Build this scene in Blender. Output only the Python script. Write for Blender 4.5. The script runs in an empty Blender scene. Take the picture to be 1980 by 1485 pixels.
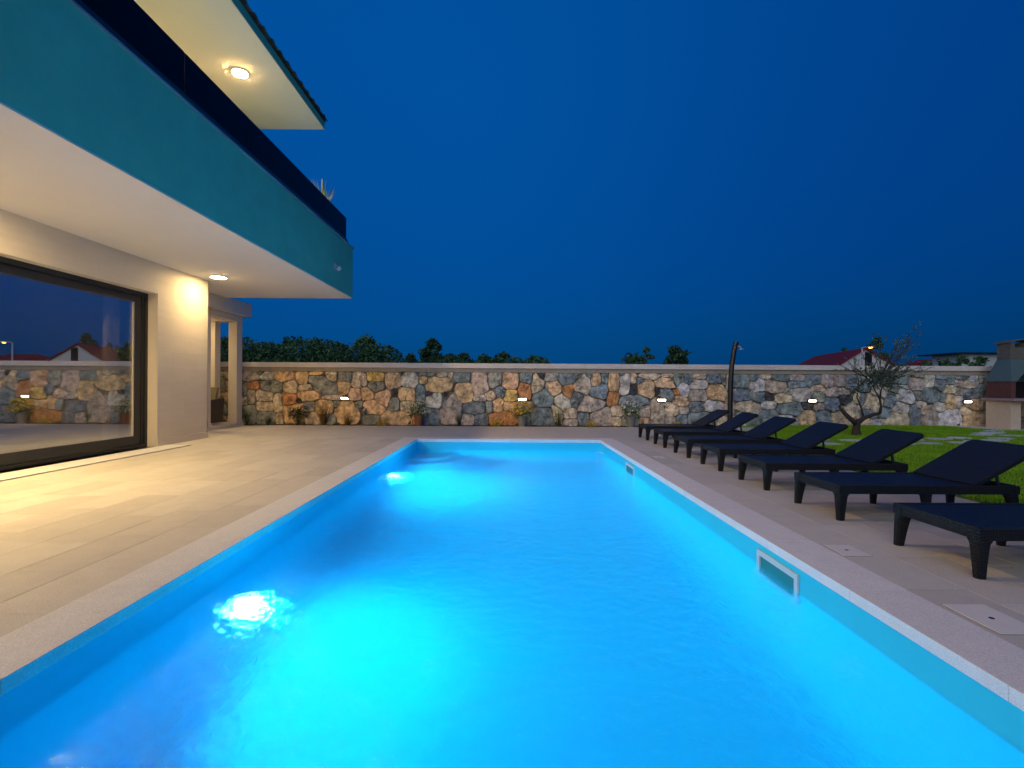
import bpy, math, random
import numpy as np
from mathutils import Vector, Matrix
random.seed(7)
R = math.radians
S = bpy.context.scene
COL = S.collection

# ------------------------------------------------------------------ camera
CAMH, F = 1.3, 935.0
cam = bpy.data.cameras.new('camera'); co = bpy.data.objects.new('camera', cam); COL.objects.link(co)
co.location = (0, 0, CAMH); co.rotation_euler = (math.pi / 2, -0.0058, 0)
cam.sensor_width = 36; cam.lens = F / 1980 * 36
cam.shift_x = 5 / 1980; cam.shift_y = 2.5 / 1980
cam.clip_start = 0.05; cam.clip_end = 3000
S.camera = co

# ------------------------------------------------------------------ world, sun, exposure
W = bpy.data.worlds.new('World'); S.world = W; W.use_nodes = True
nt = W.node_tree; nt.nodes.clear()
sky = nt.nodes.new('ShaderNodeTexSky'); sky.sky_type = 'NISHITA'; sky.sun_disc = False
sky.sun_elevation = R(1.0); sky.sun_rotation = R(215); sky.altitude = 0
sky.air_density = 1.2; sky.dust_density = 0.3; sky.ozone_density = 6.0
tint = nt.nodes.new('ShaderNodeMix'); tint.data_type = 'RGBA'; tint.blend_type = 'MULTIPLY'
tint.inputs[0].default_value = 1.0
tint.inputs[7].default_value = (0.03, 1.9, 3.1, 1)
bg = nt.nodes.new('ShaderNodeBackground'); bg.inputs[1].default_value = 0.15
wo = nt.nodes.new('ShaderNodeOutputWorld')
nt.links.new(sky.outputs[0], tint.inputs[6]); flat = nt.nodes.new('ShaderNodeMix'); flat.data_type = 'RGBA'; flat.inputs[0].default_value = 0.82

tc = nt.nodes.new('ShaderNodeTexCoord'); sp = nt.nodes.new('ShaderNodeSeparateXYZ'); nt.links.new(tc.outputs['Generated'], sp.inputs[0])
def mr(o, a, b):
    r = nt.nodes.new('ShaderNodeMapRange'); r.interpolation_type = 'SMOOTHSTEP'; r.inputs[1].default_value = a; r.inputs[2].default_value = b; nt.links.new(o, r.inputs[0]); return r.outputs[0]
g1 = nt.nodes.new('ShaderNodeMix'); g1.data_type = 'RGBA'; g1.inputs[6].default_value = (0.004, 0.43, 1.68, 1); g1.inputs[7].default_value = (0.003, 0.60, 2.4, 1); nt.links.new(mr(sp.outputs[2], -.1, .6), g1.inputs[0])
g2 = nt.nodes.new('ShaderNodeMix'); g2.data_type = 'RGBA'; g2.blend_type = 'MULTIPLY'; g2.inputs[7].default_value = (.5, .52, .60, 1); nt.links.new(mr(sp.outputs[0], -.15, .85), g2.inputs[0]); nt.links.new(g1.outputs[2], g2.inputs[6])
nt.links.new(g2.outputs[2], flat.inputs[7]); nt.links.new(tint.outputs[2], flat.inputs[6]); nt.links.new(flat.outputs[2], bg.inputs[0]); nt.links.new(bg.outputs[0], wo.inputs[0])

sl = bpy.data.lights.new('afterglow_sun', 'SUN'); sl.energy = 1.1; sl.angle = R(60); sl.color = (1.0, 0.93, 0.82)
so = bpy.data.objects.new('afterglow_sun', sl); COL.objects.link(so)
so.rotation_euler = (R(70), 0, R(-28))
S.view_settings.view_transform = 'Standard'; S.view_settings.look = 'None'
S.view_settings.exposure = 0; S.view_settings.gamma = 1; S.view_settings.use_curve_mapping = False
S.cycles.use_denoising = True
S.cycles.sample_clamp_indirect = 6
S.cycles.volume_bounces = 1
S.cycles.max_bounces = 10
S.cycles.diffuse_bounces = 4
S.cycles.glossy_bounces = 4
S.cycles.transmission_bounces = 6

# ------------------------------------------------------------------ helpers
ORG = {}
def tag(o, label=None, cat=None, group=None, kind=None):
    if label: o['label'] = label
    if cat: o['category'] = cat
    if group: o['group'] = group
    if kind: o['kind'] = kind
    return o
def thing(name, loc, label, cat, group=None):
    o = bpy.data.objects.new(name, None); COL.objects.link(o); o.location = loc
    o.empty_display_size = 0.2
    ORG[o.name] = Vector(loc)
    return tag(o, label, cat, group)
def link(name, me, parent=None, loc=(0, 0, 0)):
    o = bpy.data.objects.new(name, me); COL.objects.link(o)
    ORG[o.name] = ORG[parent.name] if parent else Vector((0, 0, 0))
    if parent: o.parent = parent
    o.location = loc
    return o
def clone(o, parent=None):
    c = o.copy(); COL.objects.link(c)
    if parent: c.parent = parent
    for ch in list(o.children): clone(ch, c)
    return c

class MB:
    def __init__(s): s.v = []; s.f = []; s.m = []
    def add(s, vs, fs, mi=0):
        b = len(s.v); s.v += [tuple(p) for p in vs]; s.f += [tuple(i + b for i in f) for f in fs]; s.m += [mi] * len(fs); return s
    def box(s, x0, x1, y0, y1, z0, z1, mi=0):
        return s.add([(x0,y0,z0),(x1,y0,z0),(x1,y1,z0),(x0,y1,z0),(x0,y0,z1),(x1,y0,z1),(x1,y1,z1),(x0,y1,z1)],
              [(3,2,1,0),(4,5,6,7),(0,1,5,4),(1,2,6,5),(2,3,7,6),(3,0,4,7)], mi)
    def bbox(s, x0, x1, y0, y1, z0, z1, c=0.01, mi=0):
        # box with its vertical edges and top edges chamfered
        def ring(a, b, d, e, z, k): return [(a+k,b,z),(d-k,b,z),(d,b+k,z),(d,e-k,z),(d-k,e,z),(a+k,e,z),(a,e-k,z),(a,b+k,z)]
        rs = [ring(x0+c,y0+c,x1-c,y1-c,z0,c*.6), ring(x0,y0,x1,y1,z0+c,c), ring(x0,y0,x1,y1,z1-c,c), ring(x0+c,y0+c,x1-c,y1-c,z1,c*.6)]
        vs = sum(rs, []); fs = [tuple(reversed(range(8))), tuple(range(24, 32))]
        for k in range(3):
            for i in range(8):
                j = (i+1) % 8; fs.append((k*8+i, k*8+j, k*8+8+j, k*8+8+i))
        return s.add(vs, fs, mi)
    def loft(s, rings, cap=True, mi=0):
        n = len(rings[0]); vs = sum([list(r) for r in rings], []); fs = []
        for k in range(len(rings)-1):
            for i in range(n):
                j = (i+1) % n; fs.append((k*n+i, k*n+j, k*n+n+j, k*n+n+i))
        if cap: fs.append(tuple(reversed(range(n)))); fs.append(tuple(range((len(rings)-1)*n, len(rings)*n)))
        return s.add(vs, fs, mi)
    def tube(s, pts, rad, n=8, cap=True, mi=0):
        pts = [Vector(p) for p in pts]
        if not hasattr(rad, '__len__'): rad = [rad]*len(pts)
        rings = []; ref = None
        for i, p in enumerate(pts):
            d = (pts[min(i+1, len(pts)-1)] - pts[max(i-1, 0)]).normalized()
            if ref is None:
                ref = d.orthogonal().normalized()
            a = (ref - d*ref.dot(d)).normalized(); ref = a; b = d.cross(a)
            rings.append([tuple(p + (a*math.cos(2*math.pi*k/n) + b*math.sin(2*math.pi*k/n))*rad[i]) for k in range(n)])
        return s.loft(rings, cap, mi)
    def lathe(s, prof, c=(0,0,0), n=20, mi=0, axis='z'):
        rings = []
        for r, z in prof:
            ring = []
            for k in range(n):
                a = 2*math.pi*k/n; x, y = r*math.cos(a), r*math.sin(a)
                ring.append((c[0]+x, c[1]+y, c[2]+z) if axis == 'z' else (c[0]+z, c[1]+x, c[2]+y))
            rings.append(ring)
        return s.loft(rings, True, mi)
    def quads(s, arr, mi=0):
        for q in arr: s.add(q, [(0,1,2,3)], mi)
        return s
    def mesh(s, name, mats, origin=(0,0,0), smooth=False):
        me = bpy.data.meshes.new(name); ox, oy, oz = origin
        me.from_pydata([(x-ox, y-oy, z-oz) for x, y, z in s.v], [], s.f)
        for m in (mats if isinstance(mats, (list, tuple)) else [mats]): me.materials.append(m)
        if any(s.m): me.polygons.foreach_set('material_index', s.m)
        if smooth:
            me.polygons.foreach_set('use_smooth', [True]*len(s.f))
        me.update()
        if smooth and smooth is not True: me.set_sharp_from_angle(angle=R(smooth))
        return me
    def build(s, name, mats, parent=None, smooth=False):
        org = ORG[parent.name] if parent else (0,0,0)
        return link(name, s.mesh(name, mats, org, smooth), parent)

def bigmesh(name, V, Fq, mats, mi=None, parent=None):
    """numpy vertices (n,3) and faces (m,3|4) in world coordinates"""
    me = bpy.data.meshes.new(name)
    V = np.asarray(V, dtype=np.float32)
    if parent: V = V - np.array(ORG[parent.name], dtype=np.float32)
    k = Fq.shape[1]
    me.vertices.add(len(V)); me.vertices.foreach_set('co', V.ravel())
    me.loops.add(Fq.size); me.loops.foreach_set('vertex_index', Fq.astype(np.int32).ravel())
    me.polygons.add(len(Fq)); me.polygons.foreach_set('loop_start', np.arange(0, Fq.size, k, dtype=np.int32))
    for m in (mats if isinstance(mats, (list, tuple)) else [mats]): me.materials.append(m)
    if mi is not None: me.polygons.foreach_set('material_index', mi.astype(np.int32))
    me.update(calc_edges=True)
    return link(name, me, parent)

# ------------------------------------------------------------------ materials
def N(nt, t, **kw):
    n = nt.nodes.new(t)
    for k, v in kw.items(): setattr(n, k, v)
    return n
def mat(name, col, rough=0.6, var=0.0, vscale=5.0, bump=0.0, bscale=40.0, spec=0.4, metal=0.0, col2=None, speck=0.0,
        sscale=300.0, rnd=0.0, objcol=False, stretch=None, bdist=0.01, trans=0.0, coat=0.0):
    m = bpy.data.materials.new(name); m.use_nodes = True; nt = m.node_tree; L = nt.links
    p = nt.nodes['Principled BSDF']
    p.inputs['Roughness'].default_value = rough; p.inputs['Specular IOR Level'].default_value = spec
    p.inputs['Metallic'].default_value = metal; p.inputs['Coat Weight'].default_value = coat
    p.inputs['Transmission Weight'].default_value = trans
    geo = N(nt, 'ShaderNodeNewGeometry'); src = geo.outputs['Position']
    if stretch:
        mp = N(nt, 'ShaderNodeMapping'); mp.inputs['Scale'].default_value = stretch
        L.new(src, mp.inputs['Vector']); src = mp.outputs[0]
    if objcol:
        oi = N(nt, 'ShaderNodeObjectInfo'); cur = oi.outputs['Color']
    else:
        rgb = N(nt, 'ShaderNodeRGB'); rgb.outputs[0].default_value = (*col, 1); cur = rgb.outputs[0]
    def mixc(fac, a, b, mode='MIX'):
        x = N(nt, 'ShaderNodeMix', data_type='RGBA', blend_type=mode)
        if isinstance(fac, float): x.inputs[0].default_value = fac
        else: L.new(fac, x.inputs[0])
        for s_, i in ((a, 6), (b, 7)):
            if isinstance(s_, tuple): x.inputs[i].default_value = (*s_, 1)
            else: L.new(s_, x.inputs[i])
        return x.outputs[2]
    def noise(sc, det=4, rg=0.6):
        n = N(nt, 'ShaderNodeTexNoise'); n.inputs['Scale'].default_value = sc; n.inputs['Detail'].default_value = det
        n.inputs['Roughness'].default_value = rg; L.new(src, n.inputs['Vector']); return n
    def ramp(o, a, b, lo, hi):
        r = N(nt, 'ShaderNodeMapRange'); r.inputs[1].default_value = a; r.inputs[2].default_value = b
        r.inputs[3].default_value = lo; r.inputs[4].default_value = hi; L.new(o, r.inputs[0]); return r.outputs[0]
    if col2:
        cur = mixc(ramp(noise(vscale, 5).outputs[0], 0.4, 0.62, 0.0, 1.0), cur, col2)
    if var:
        cur = mixc(1.0, cur, ramp(noise(vscale*1.7, 6, 0.65).outputs[0], 0.25, 0.75, 1-var, 1+var), 'MULTIPLY')
    if rnd:
        oi2 = N(nt, 'ShaderNodeObjectInfo')
        cur = mixc(1.0, cur, ramp(oi2.outputs['Random'], 0, 1, 1-rnd, 1+rnd), 'MULTIPLY')
    if speck:
        cur = mixc(1.0, cur, ramp(noise(sscale, 2, 0.8).outputs[0], 0.3, 0.7, 1-speck, 1+speck), 'MULTIPLY')
    L.new(cur, p.inputs['Base Color'])
    if bump:
        b = N(nt, 'ShaderNodeBump'); b.inputs['Strength'].default_value = bump; b.inputs['Distance'].default_value = bdist
        L.new(noise(bscale, 8, 0.62).outputs[0], b.inputs['Height']); L.new(b.outputs[0], p.inputs['Normal'])
    return m
def emit(name, col, st):
    m = bpy.data.materials.new(name); m.use_nodes = True; nt = m.node_tree; nt.nodes.clear()
    e = N(nt, 'ShaderNodeEmission'); e.inputs[0].default_value = (*col, 1); e.inputs[1].default_value = st
    o = N(nt, 'ShaderNodeOutputMaterial'); nt.links.new(e.outputs[0], o.inputs[0]); return m

M = {}
M['plaster'] = mat('cream_plaster', (.62, .57, .50), .8, var=.04, vscale=1.2, bump=.15, bscale=180, speck=.03, bdist=.003)
M['soffit'] = mat('white_ceiling_paint', (.80, .78, .74), .85, var=.02, vscale=.8, bump=.08, bscale=200, bdist=.002)
M['teal'] = mat('sea_green_plaster', (.12, .60, .43), .85, var=.09, vscale=1.0, bump=.25, bscale=250, speck=.05, sscale=200, bdist=.003)
M['trimmetal'] = mat('ledge_metal', (.25, .42, .50), .45, metal=.4)
M['panel'] = mat('cladding_stone', (.60, .55, .47), .7, var=.05, vscale=2.5, bump=.12, bscale=60, rnd=.02, stretch=(1, .4, 3), bdist=.004)
M['tile'] = mat('sandstone_tile', (.58, .55, .47), .62, var=.07, vscale=3, bump=.25, bscale=260, speck=.24, sscale=130, rnd=.085, spec=.35, bdist=.003)
M['coping'] = mat('coping_stone', (.74, .73, .69), .6, var=.06, vscale=4, bump=.2, bscale=200, speck=.2, sscale=140, rnd=.03, bdist=.003)
M['mortar'] = mat('mortar_bed', (.14, .12, .10), .9, bump=.3)
M['wallmortar'] = mat('wall_mortar', (.07, .06, .055), .95, col2=(.42, .38, .33), var=.3, vscale=1.1, bump=.8, bscale=30, bdist=.03)  # dark base colour carries the deep shade of the gaps; pale patches are mortar
M['cap'] = mat('wall_cap_stone', (.72, .67, .61), .75, var=.08, vscale=2, bump=.2, bscale=90, speck=.08, sscale=120, rnd=.03)
M['stone'] = mat('field_stone', (.5, .4, .3), .8, var=.9, vscale=3.5, bump=1.0, bscale=11, objcol=True, speck=.12, sscale=60, bdist=.03)
M['anthracite'] = mat('anthracite_aluminium', (.035, .038, .042), .4, metal=.3, spec=.5)
M['gasket'] = mat('black_rubber', (.008, .008, .008), .6)
M['resin'] = mat('dark_resin', (.010, .016, .030), .5, var=.08, vscale=4, bump=.1, bscale=250, spec=.5, bdist=.002)
M['white'] = mat('white_plastic', (.75, .75, .73), .4)
M['black'] = mat('black_metal', (.012, .012, .014), .35, spec=.6)
M['roof'] = mat('roof_tile_clay', (.07, .075, .08), .7, var=.2, vscale=6, rnd=.1)
M['redroof'] = mat('red_roof', (.22, .012, .012), .8, var=.15, vscale=.5)
M['farwall'] = mat('far_white_wall', (.62, .62, .6), .9)
M['dark'] = mat('dark_opening', (.01, .01, .012), .6)
M['soil'] = mat('garden_soil', (.10, .075, .055), .95, var=.4, vscale=12, bump=.8, bscale=60, bdist=.02)
M['lawn'] = mat('lawn_ground', (.07, .13, .012), .95, var=.3, vscale=6, bump=.5, bscale=60)
M['grass'] = mat('grass_blade', (.19, .40, .012), .6, var=.35, vscale=1.1, spec=.25)
M['field'] = mat('field_ground', (.05, .07, .03), .95, var=.3, vscale=.3)
M['flag'] = mat('flagstone', (.62, .59, .52), .8, var=.15, vscale=5, bump=.4, bscale=30, rnd=.12)
M['bark'] = mat('olive_bark', (.055, .042, .035), .9, var=.35, vscale=14, bump=.9, bscale=30, bdist=.02)
M['olive'] = mat('olive_leaf', (.09, .14, .09), .55, var=.3, vscale=4)
M['leafdark'] = mat('far_leaf_dark', (.03, .085, .035), .7, var=.5, vscale=1.2)
M['leafmid'] = mat('far_leaf_mid', (.06, .15, .05), .7, var=.5, vscale=1.2)
M['green'] = mat('shrub_leaf', (.08, .17, .03), .6, var=.3, vscale=20)
M['yellow'] = mat('yellow_petal', (.75, .50, .02), .6)
M['cream'] = mat('cream_petal', (.75, .72, .50), .6)
M['rust'] = mat('rusty_grass_blade', (.28, .10, .035), .7, var=.3, vscale=30)
M['darkgreen'] = mat('dark_shrub_leaf', (.03, .045, .02), .6)
M['terracotta'] = mat('terracotta', (.24, .11, .06), .8, var=.15, vscale=20)
M['greypot'] = mat('grey_pot', (.22, .22, .21), .8)
M['bbqhood'] = mat('grey_green_render', (.09, .15, .15), .85, var=.1, vscale=6, bump=.3, bscale=60)
M['bbqneck'] = mat('grey_concrete', (.13, .13, .11), .9, var=.25, vscale=8, bump=.4, bscale=50)
M['bbqbrick'] = mat('purple_brown_firebrick', (.13, .055, .05), .9, var=.3, vscale=10, bump=.3, bscale=50)
M['bbqleg'] = mat('cast_concrete_cream', (.62, .50, .36), .85, var=.08, vscale=5, bump=.2, bscale=80)
M['bbqtable'] = mat('pink_concrete_table', (.34, .24, .25), .7, var=.1, vscale=8)
M['wicker'] = mat('brown_wicker', (.07, .05, .035), .7, bump=.9, bscale=70, stretch=(1, 1, 4), bdist=.01)
M['cushion'] = mat('olive_cushion', (.22, .20, .12), .9)
M['curtain'] = mat('curtain_fabric', (.85, .75, .70), .9)
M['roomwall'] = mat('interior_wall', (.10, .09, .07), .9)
M['galv'] = mat('galvanised_pole', (.5, .5, .48), .5)
M['liner'] = mat('pool_liner', (.03, .60, .76), .5, var=.02, vscale=2, spec=.3)
M['skim'] = mat('skimmer_plastic', (.55, .60, .58), .45)

# dark privacy glass of the balcony
def glass_dark(name, col, tr):
    m = bpy.data.materials.new(name); m.use_nodes = True; nt = m.node_tree; nt.nodes.clear(); L = nt.links
    o = N(nt, 'ShaderNodeOutputMaterial'); fr = N(nt, 'ShaderNodeFresnel'); fr.inputs[0].default_value = 1.45
    g = N(nt, 'ShaderNodeBsdfGlossy'); g.inputs['Roughness'].default_value = .02; g.inputs[0].default_value = (.36, .38, .42, 1)
    t = N(nt, 'ShaderNodeBsdfTransparent'); t.inputs[0].default_value = (*tr, 1)
    d = N(nt, 'ShaderNodeBsdfDiffuse'); d.inputs[0].default_value = (*col, 1)
    a = N(nt, 'ShaderNodeMixShader'); a.inputs[0].default_value = .35; L.new(t.outputs[0], a.inputs[1]); L.new(d.outputs[0], a.inputs[2])
    x = N(nt, 'ShaderNodeMixShader'); L.new(fr.outputs[0], x.inputs[0]); L.new(a.outputs[0], x.inputs[1]); L.new(g.outputs[0], x.inputs[2])
    L.new(x.outputs[0], o.inputs[0]); return m
M['railglass'] = glass_dark('tinted_railing_glass', (.004, .008, .02), (.03, .05, .04))
# coated window glass: strong mirror, some view of the room
m = bpy.data.materials.new('coated_window_glass'); m.use_nodes = True; nt = m.node_tree; nt.nodes.clear(); L = nt.links
o = N(nt, 'ShaderNodeOutputMaterial'); g = N(nt, 'ShaderNodeBsdfGlossy'); g.inputs['Roughness'].default_value = 0.0; g.inputs[0].default_value = (.95, .97, 1, 1)
t = N(nt, 'ShaderNodeBsdfTransparent'); t.inputs[0].default_value = (.95, .96, .95, 1)
x = N(nt, 'ShaderNodeMixShader'); x.inputs[0].default_value = .47; L.new(t.outputs[0], x.inputs[1]); L.new(g.outputs[0], x.inputs[2]); L.new(x.outputs[0], o.inputs[0])
M['winglass'] = m
# pool water
m = bpy.data.materials.new('pool_water'); m.use_nodes = True; nt = m.node_tree; nt.nodes.clear(); L = nt.links
o = N(nt, 'ShaderNodeOutputMaterial'); g = N(nt, 'ShaderNodeBsdfGlass'); g.inputs['IOR'].default_value = 1.33; g.inputs['Roughness'].default_value = .03
geo = N(nt, 'ShaderNodeNewGeometry')
def wn(sc, det, sx, sy, dist=0.0):
    mp = N(nt, 'ShaderNodeMapping'); mp.inputs['Scale'].default_value = (sx, sy, 1); mp.inputs['Rotation'].default_value = (0, 0, R(12)); L.new(geo.outputs['Position'], mp.inputs['Vector'])
    n = N(nt, 'ShaderNodeTexNoise'); n.inputs['Scale'].default_value = sc; n.inputs['Detail'].default_value = det
    n.inputs['Distortion'].default_value = dist; n.inputs['Roughness'].default_value = .6
    L.new(mp.outputs[0], n.inputs['Vector']); return n.outputs[0]
b1 = N(nt, 'ShaderNodeBump'); b1.inputs['Strength'].default_value = 1; b1.inputs['Distance'].default_value = .045; L.new(wn(1.6, 2, 1, 1.1, .6), b1.inputs['Height'])
b2 = N(nt, 'ShaderNodeBump'); b2.inputs['Strength'].default_value = 1; b2.inputs['Distance'].default_value = .015; L.new(wn(11, 5, 1, 1.0, .9), b2.inputs['Height']); L.new(b1.outputs[0], b2.inputs['Normal'])
b3 = N(nt, 'ShaderNodeBump'); b3.inputs['Strength'].default_value = 1; b3.inputs['Distance'].default_value = .0035; L.new(wn(34, 3, 1.9, .7, 1.2), b3.inputs['Height']); L.new(b2.outputs[0], b3.inputs['Normal']); L.new(b3.outputs[0], g.inputs['Normal']); L.new(g.outputs[0], o.inputs[0])
va = N(nt, 'ShaderNodeVolumeAbsorption'); va.inputs[0].default_value = (.02, .90, 1, 1); va.inputs[1].default_value = .07
vs = N(nt, 'ShaderNodeVolumeScatter'); vs.inputs[0].default_value = (.25, .8, 1, 1); vs.inputs[1].default_value = .045; vs.inputs[2].default_value = .5
ad = N(nt, 'ShaderNodeAddShader'); L.new(va.outputs[0], ad.inputs[0]); L.new(vs.outputs[0], ad.inputs[1]); L.new(ad.outputs[0], o.inputs['Volume'])
M['water'] = m
WARM = (1.0, .68, .29)
M['lamp'] = emit('warm_lamp', WARM, 285); M['lampnear'] = emit('warm_lamp_near', WARM, 1600)
M['lampporch'] = emit('warm_lamp_porch', WARM, 260)
M['lampup'] = emit('warm_lamp_upper', (1.0, .60, .22), 1300)
M['poollamp'] = emit('pool_lens', (.35, .85, 1.0), 55)
M['walllamp'] = emit('wall_lamp', (1.0, .84, .62), 17)
M['street'] = emit('street_lamp_glow', (1.0, .40, .05), 9)

def px(u, v, Y):
    """a pixel of the photograph at depth Y -> world point"""
    a = u - 985; b = v - 745; t = 0.0058
    a2 = a + b*t; b2 = b - a*t
    return Vector((a2*Y/F, Y, CAMH - b2*Y/F))
exec_order = True

# ------------------------------------------------------------------ ground
PX0, PX1, PY0, PY1 = -2.21, 2.185, 1.5, 11.6       # inner edge of the coping
CW = .375; WZ = -.265; PD = -1.75
ox0, ox1, oy0, oy1 = PX0-.3, PX1+.3, PY0-.3, PY1+.3  # hole for the basin
def holed(mb, x0, x1, y0, y1, z0, z1):
    mb.box(x0, ox0, y0, y1, z0, z1); mb.box(ox1, x1, y0, y1, z0, z1)
    mb.box(ox0, ox1, y0, oy0, z0, z1); mb.box(ox0, ox1, oy1, y1, z0, z1)
mb = MB()
X = 1200
mb.add([(-X,-X,-.14),(X,-X,-.14),(X,X,-.14),(-X,X,-.14),(ox0,oy0,-.14),(ox1,oy0,-.14),(ox1,oy1,-.14),(ox0,oy1,-.14)],
       [(0,1,5,4),(1,2,6,5),(2,3,7,6),(3,0,4,7)])
tag(mb.build('ground', M['field']), kind='structure')
mb = MB(); holed(mb, -7.22, 5.34, -4, 15.12, -.13, -.034)
deck = tag(mb.build('pool_deck', M['mortar']), kind='structure')

def tile_mesh(w, l, t=.03, c=.0015, g=.0012, name='tile', m=None):
    b = MB(); b.bbox(-w/2+g, w/2-g, -l/2+g, l/2-g, -t, 0, c); return b.mesh(name, m or M['tile'])
def rows(x0, x1, n, y0, y1, L_, parent):
    w = (x1-x0)/n; cache = {}
    for i in range(n):
        off = random.choice([0, .25, .5, .75])*L_ + random.uniform(-.05, .05)
        ys = [y0]; y = y0 + (off % L_)
        if y - y0 > .12: ys.append(y)
        while True:
            y = ys[-1] + L_
            if y > y1-.15: break
            ys.append(y)
        ys.append(y1)
        for a, b in zip(ys, ys[1:]):
            k = round(b-a, 3)
            if k not in cache: cache[k] = tile_mesh(w, b-a)
            link('tile', cache[k], parent, (x0+w*(i+.5), (a+b)/2, random.uniform(-.0008, .0008)))
mb = MB(); mb.box(-14, -7.225, 11.6, 15.12, -.13, -.034); mb.build('bed', M['mortar'], deck)
rows(-6.66, PX0-CW, 10, 1.9, 12.0, .82, deck)
rows(PX1+CW, 5.34, 7, 1.9, 12.0, .82, deck)
# the rest of the paving, too far or outside the frame, as one part
mb = MB()
def strip_tiles(mb, x0, x1, y0, y1, w, l):
    n = max(1, round((x1-x0)/w)); w = (x1-x0)/n; g = .0015
    for i in range(n):
        y = y0 - random.random()*l
        while y < y1:
            a, b = max(y, y0), min(y+l, y1)
            if b-a > .02: mb.box(x0+w*i+g, x0+w*(i+1)-g, a+g, b-g, -.03, random.uniform(-.0012, .0006))
            y += l
strip_tiles(mb, -6.66, 5.34, 12.0, 15.12, .4, .82)
strip_tiles(mb, -6.66, PX0-CW, -4, 1.9, .4, .82); strip_tiles(mb, PX1+CW, 5.34, -4, 1.9, .4, .82)
strip_tiles(mb, PX0-CW, PX1+CW, -4, PY0-CW, .4, .82)
far = mb.build('paving', M['tile'], deck); far['kind'] = 'stuff'
# threshold strip and slot drain by the house
mb = MB(); y = -4
while y < 10.2:
    mb.bbox(-7.22, -6.72, y+.002, min(y+1.2, 10.2)-.002, -.03, .006, .003); y += 1.2
mb.build('threshold', M['coping'], deck)
mb = MB(); mb.box(-6.72, -6.663, -4, 10.2, -.034, -.022); mb.box(-6.702, -6.68, -4, 10.2, -.022, -.012)
mb.build('slot_drain', M['mortar'], deck)
mb = MB(); strip_tiles(mb, -7.22, -6.664, 10.2, 15.12, .56, .82); strip_tiles(mb, -8.9, -7.222, 11.602, 15.12, .4, .82); mb.build('paving', M['tile'], deck)['kind'] = 'stuff'
# paved pad of the shower
pad = MB(); pad.box(5.34, 7.6, 13.75, 14.8, -.13, .035); strip_pad = tag(pad.build('shower_pad', M['mortar']), kind='structure')
for i in range(3):
    for j in range(2):
        me = MB(); me.bbox(5.35+i*.75, 5.35+(i+1)*.75-.006, 13.76+j*.52, 13.76+(j+1)*.52-.006, .035, .065, .003)
        me.build('tile', M['tile'], strip_pad)

# ------------------------------------------------------------------ swimming pool
pool = thing('swimming_pool', (0, 6.5, 0), 'rectangular swimming pool glowing blue under its coping stones', 'swimming pool')
bx0, bx1, by0, by1 = PX0-.02, PX1+.02, PY0-.02, PY1+.02
T = .26
mb = MB()
mb.box(bx0-T, bx0, by0-T, by1+T, PD-.2, -.072); mb.box(bx1, bx1+T, by0-T, by1+T, PD-.2, -.072)
mb.box(bx0, bx1, by0-T, by0, PD-.2, -.072); mb.box(bx0, bx1, by1, by1+T, PD-.2, -.072)
mb.box(bx0, bx1, by0, by1, PD-.2, PD)
mb.build('basin', M['liner'], pool)
def coping(x0, x1, y0, y1, n, along):
    for i in range(n):
        b = MB(); g = .0005
        if along == 'y':
            l = (y1-y0)/n; b.bbox(x0+.001, x1-.001, y0+i*l+g, y0+(i+1)*l-g, -.07, .003, .002)
        else:
            l = (x1-x0)/n; b.bbox(x0+i*l+g, x0+(i+1)*l-g, y0+.001, y1-.001, -.07, .003, .002)
        b.build('coping_stone', M['coping'], pool)
coping(PX0-CW, PX0, PY0-CW, PY1+CW, 11, 'y'); coping(PX1, PX1+CW, PY0-CW, PY1+CW, 11, 'y')
coping(PX0, PX1, PY1, PY1+CW, 5, 'x'); coping(PX0, PX1, PY0-CW, PY0, 5, 'x')
# quarter-round entry steps in the far left corner
for k, (r, z) in enumerate(((1.75, -1.35), (1.35, -1.0), (.95, -.68))):
    ring = [(bx0+.001, by1-.001)] + [(bx0+.001 + r*math.cos(a), by1-.001 - r*math.sin(a)) for a in [math.pi/2*i/20 for i in range(21)]]
    MB().loft([[(x, y, z0) for x, y in ring] for z0 in (PD+.001*k, z)]).build('step', M['liner'], pool)
# underwater lights on the left wall
for Y in (4.03, 9.1):
    c = (bx0, Y, WZ-.72)
    ring = MB(); ring.lathe([(.14, 0), (.14, .03), (.095, .04), (.095, .012)], c, 28, axis='x')
    rg = ring.build('pool_light', M['white'], pool, smooth=30)
    al = bpy.data.lights.new('pool_lamp', 'AREA'); al.shape = 'DISK'; al.size = .13; al.energy = 185 if Y < 6 else 280; al.color = (.0, .47, .90); al.spread = R(170)
    ao = bpy.data.objects.new('pool_lamp', al); COL.objects.link(ao); ao.parent = rg; ao.location = Vector((bx0+.064, Y, WZ-.72)) - ORG[pool.name]; ao.rotation_euler = (0, R(-90), 0)
    MB().lathe([(.085, .02), (.085, .046), (.06, .052), (.02, .056)], c, 28, axis='x').build('lens', M['poollamp'], rg, smooth=True)
# skimmers in the right wall
for Y0, Y1 in ((3.66, 4.26), (8.49, 9.09)):
    xi = bx1
    f = MB(); zt, zb = -.125, -.45
    f.box(xi-.018, xi+.001, Y0, Y1, zt-.045, zt); f.box(xi-.018, xi+.001, Y0, Y1, zb, zb+.045)
    f.box(xi-.018, xi+.001, Y0, Y0+.045, zb+.045, zt-.045); f.box(xi-.018, xi+.001, Y1-.045, Y1, zb+.045, zt-.045)
    sk = f.build('skimmer', M['skim'], pool)
    MB().box(xi-.004, xi+.001, Y0+.045, Y1-.045, zb+.045, zt-.045).build('skimmer_mouth', mat('skimmer_mouth', (.02, .20, .19), .5), sk)  # flat plate on the solid wall; dark teal stands in for the shaded recess
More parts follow.
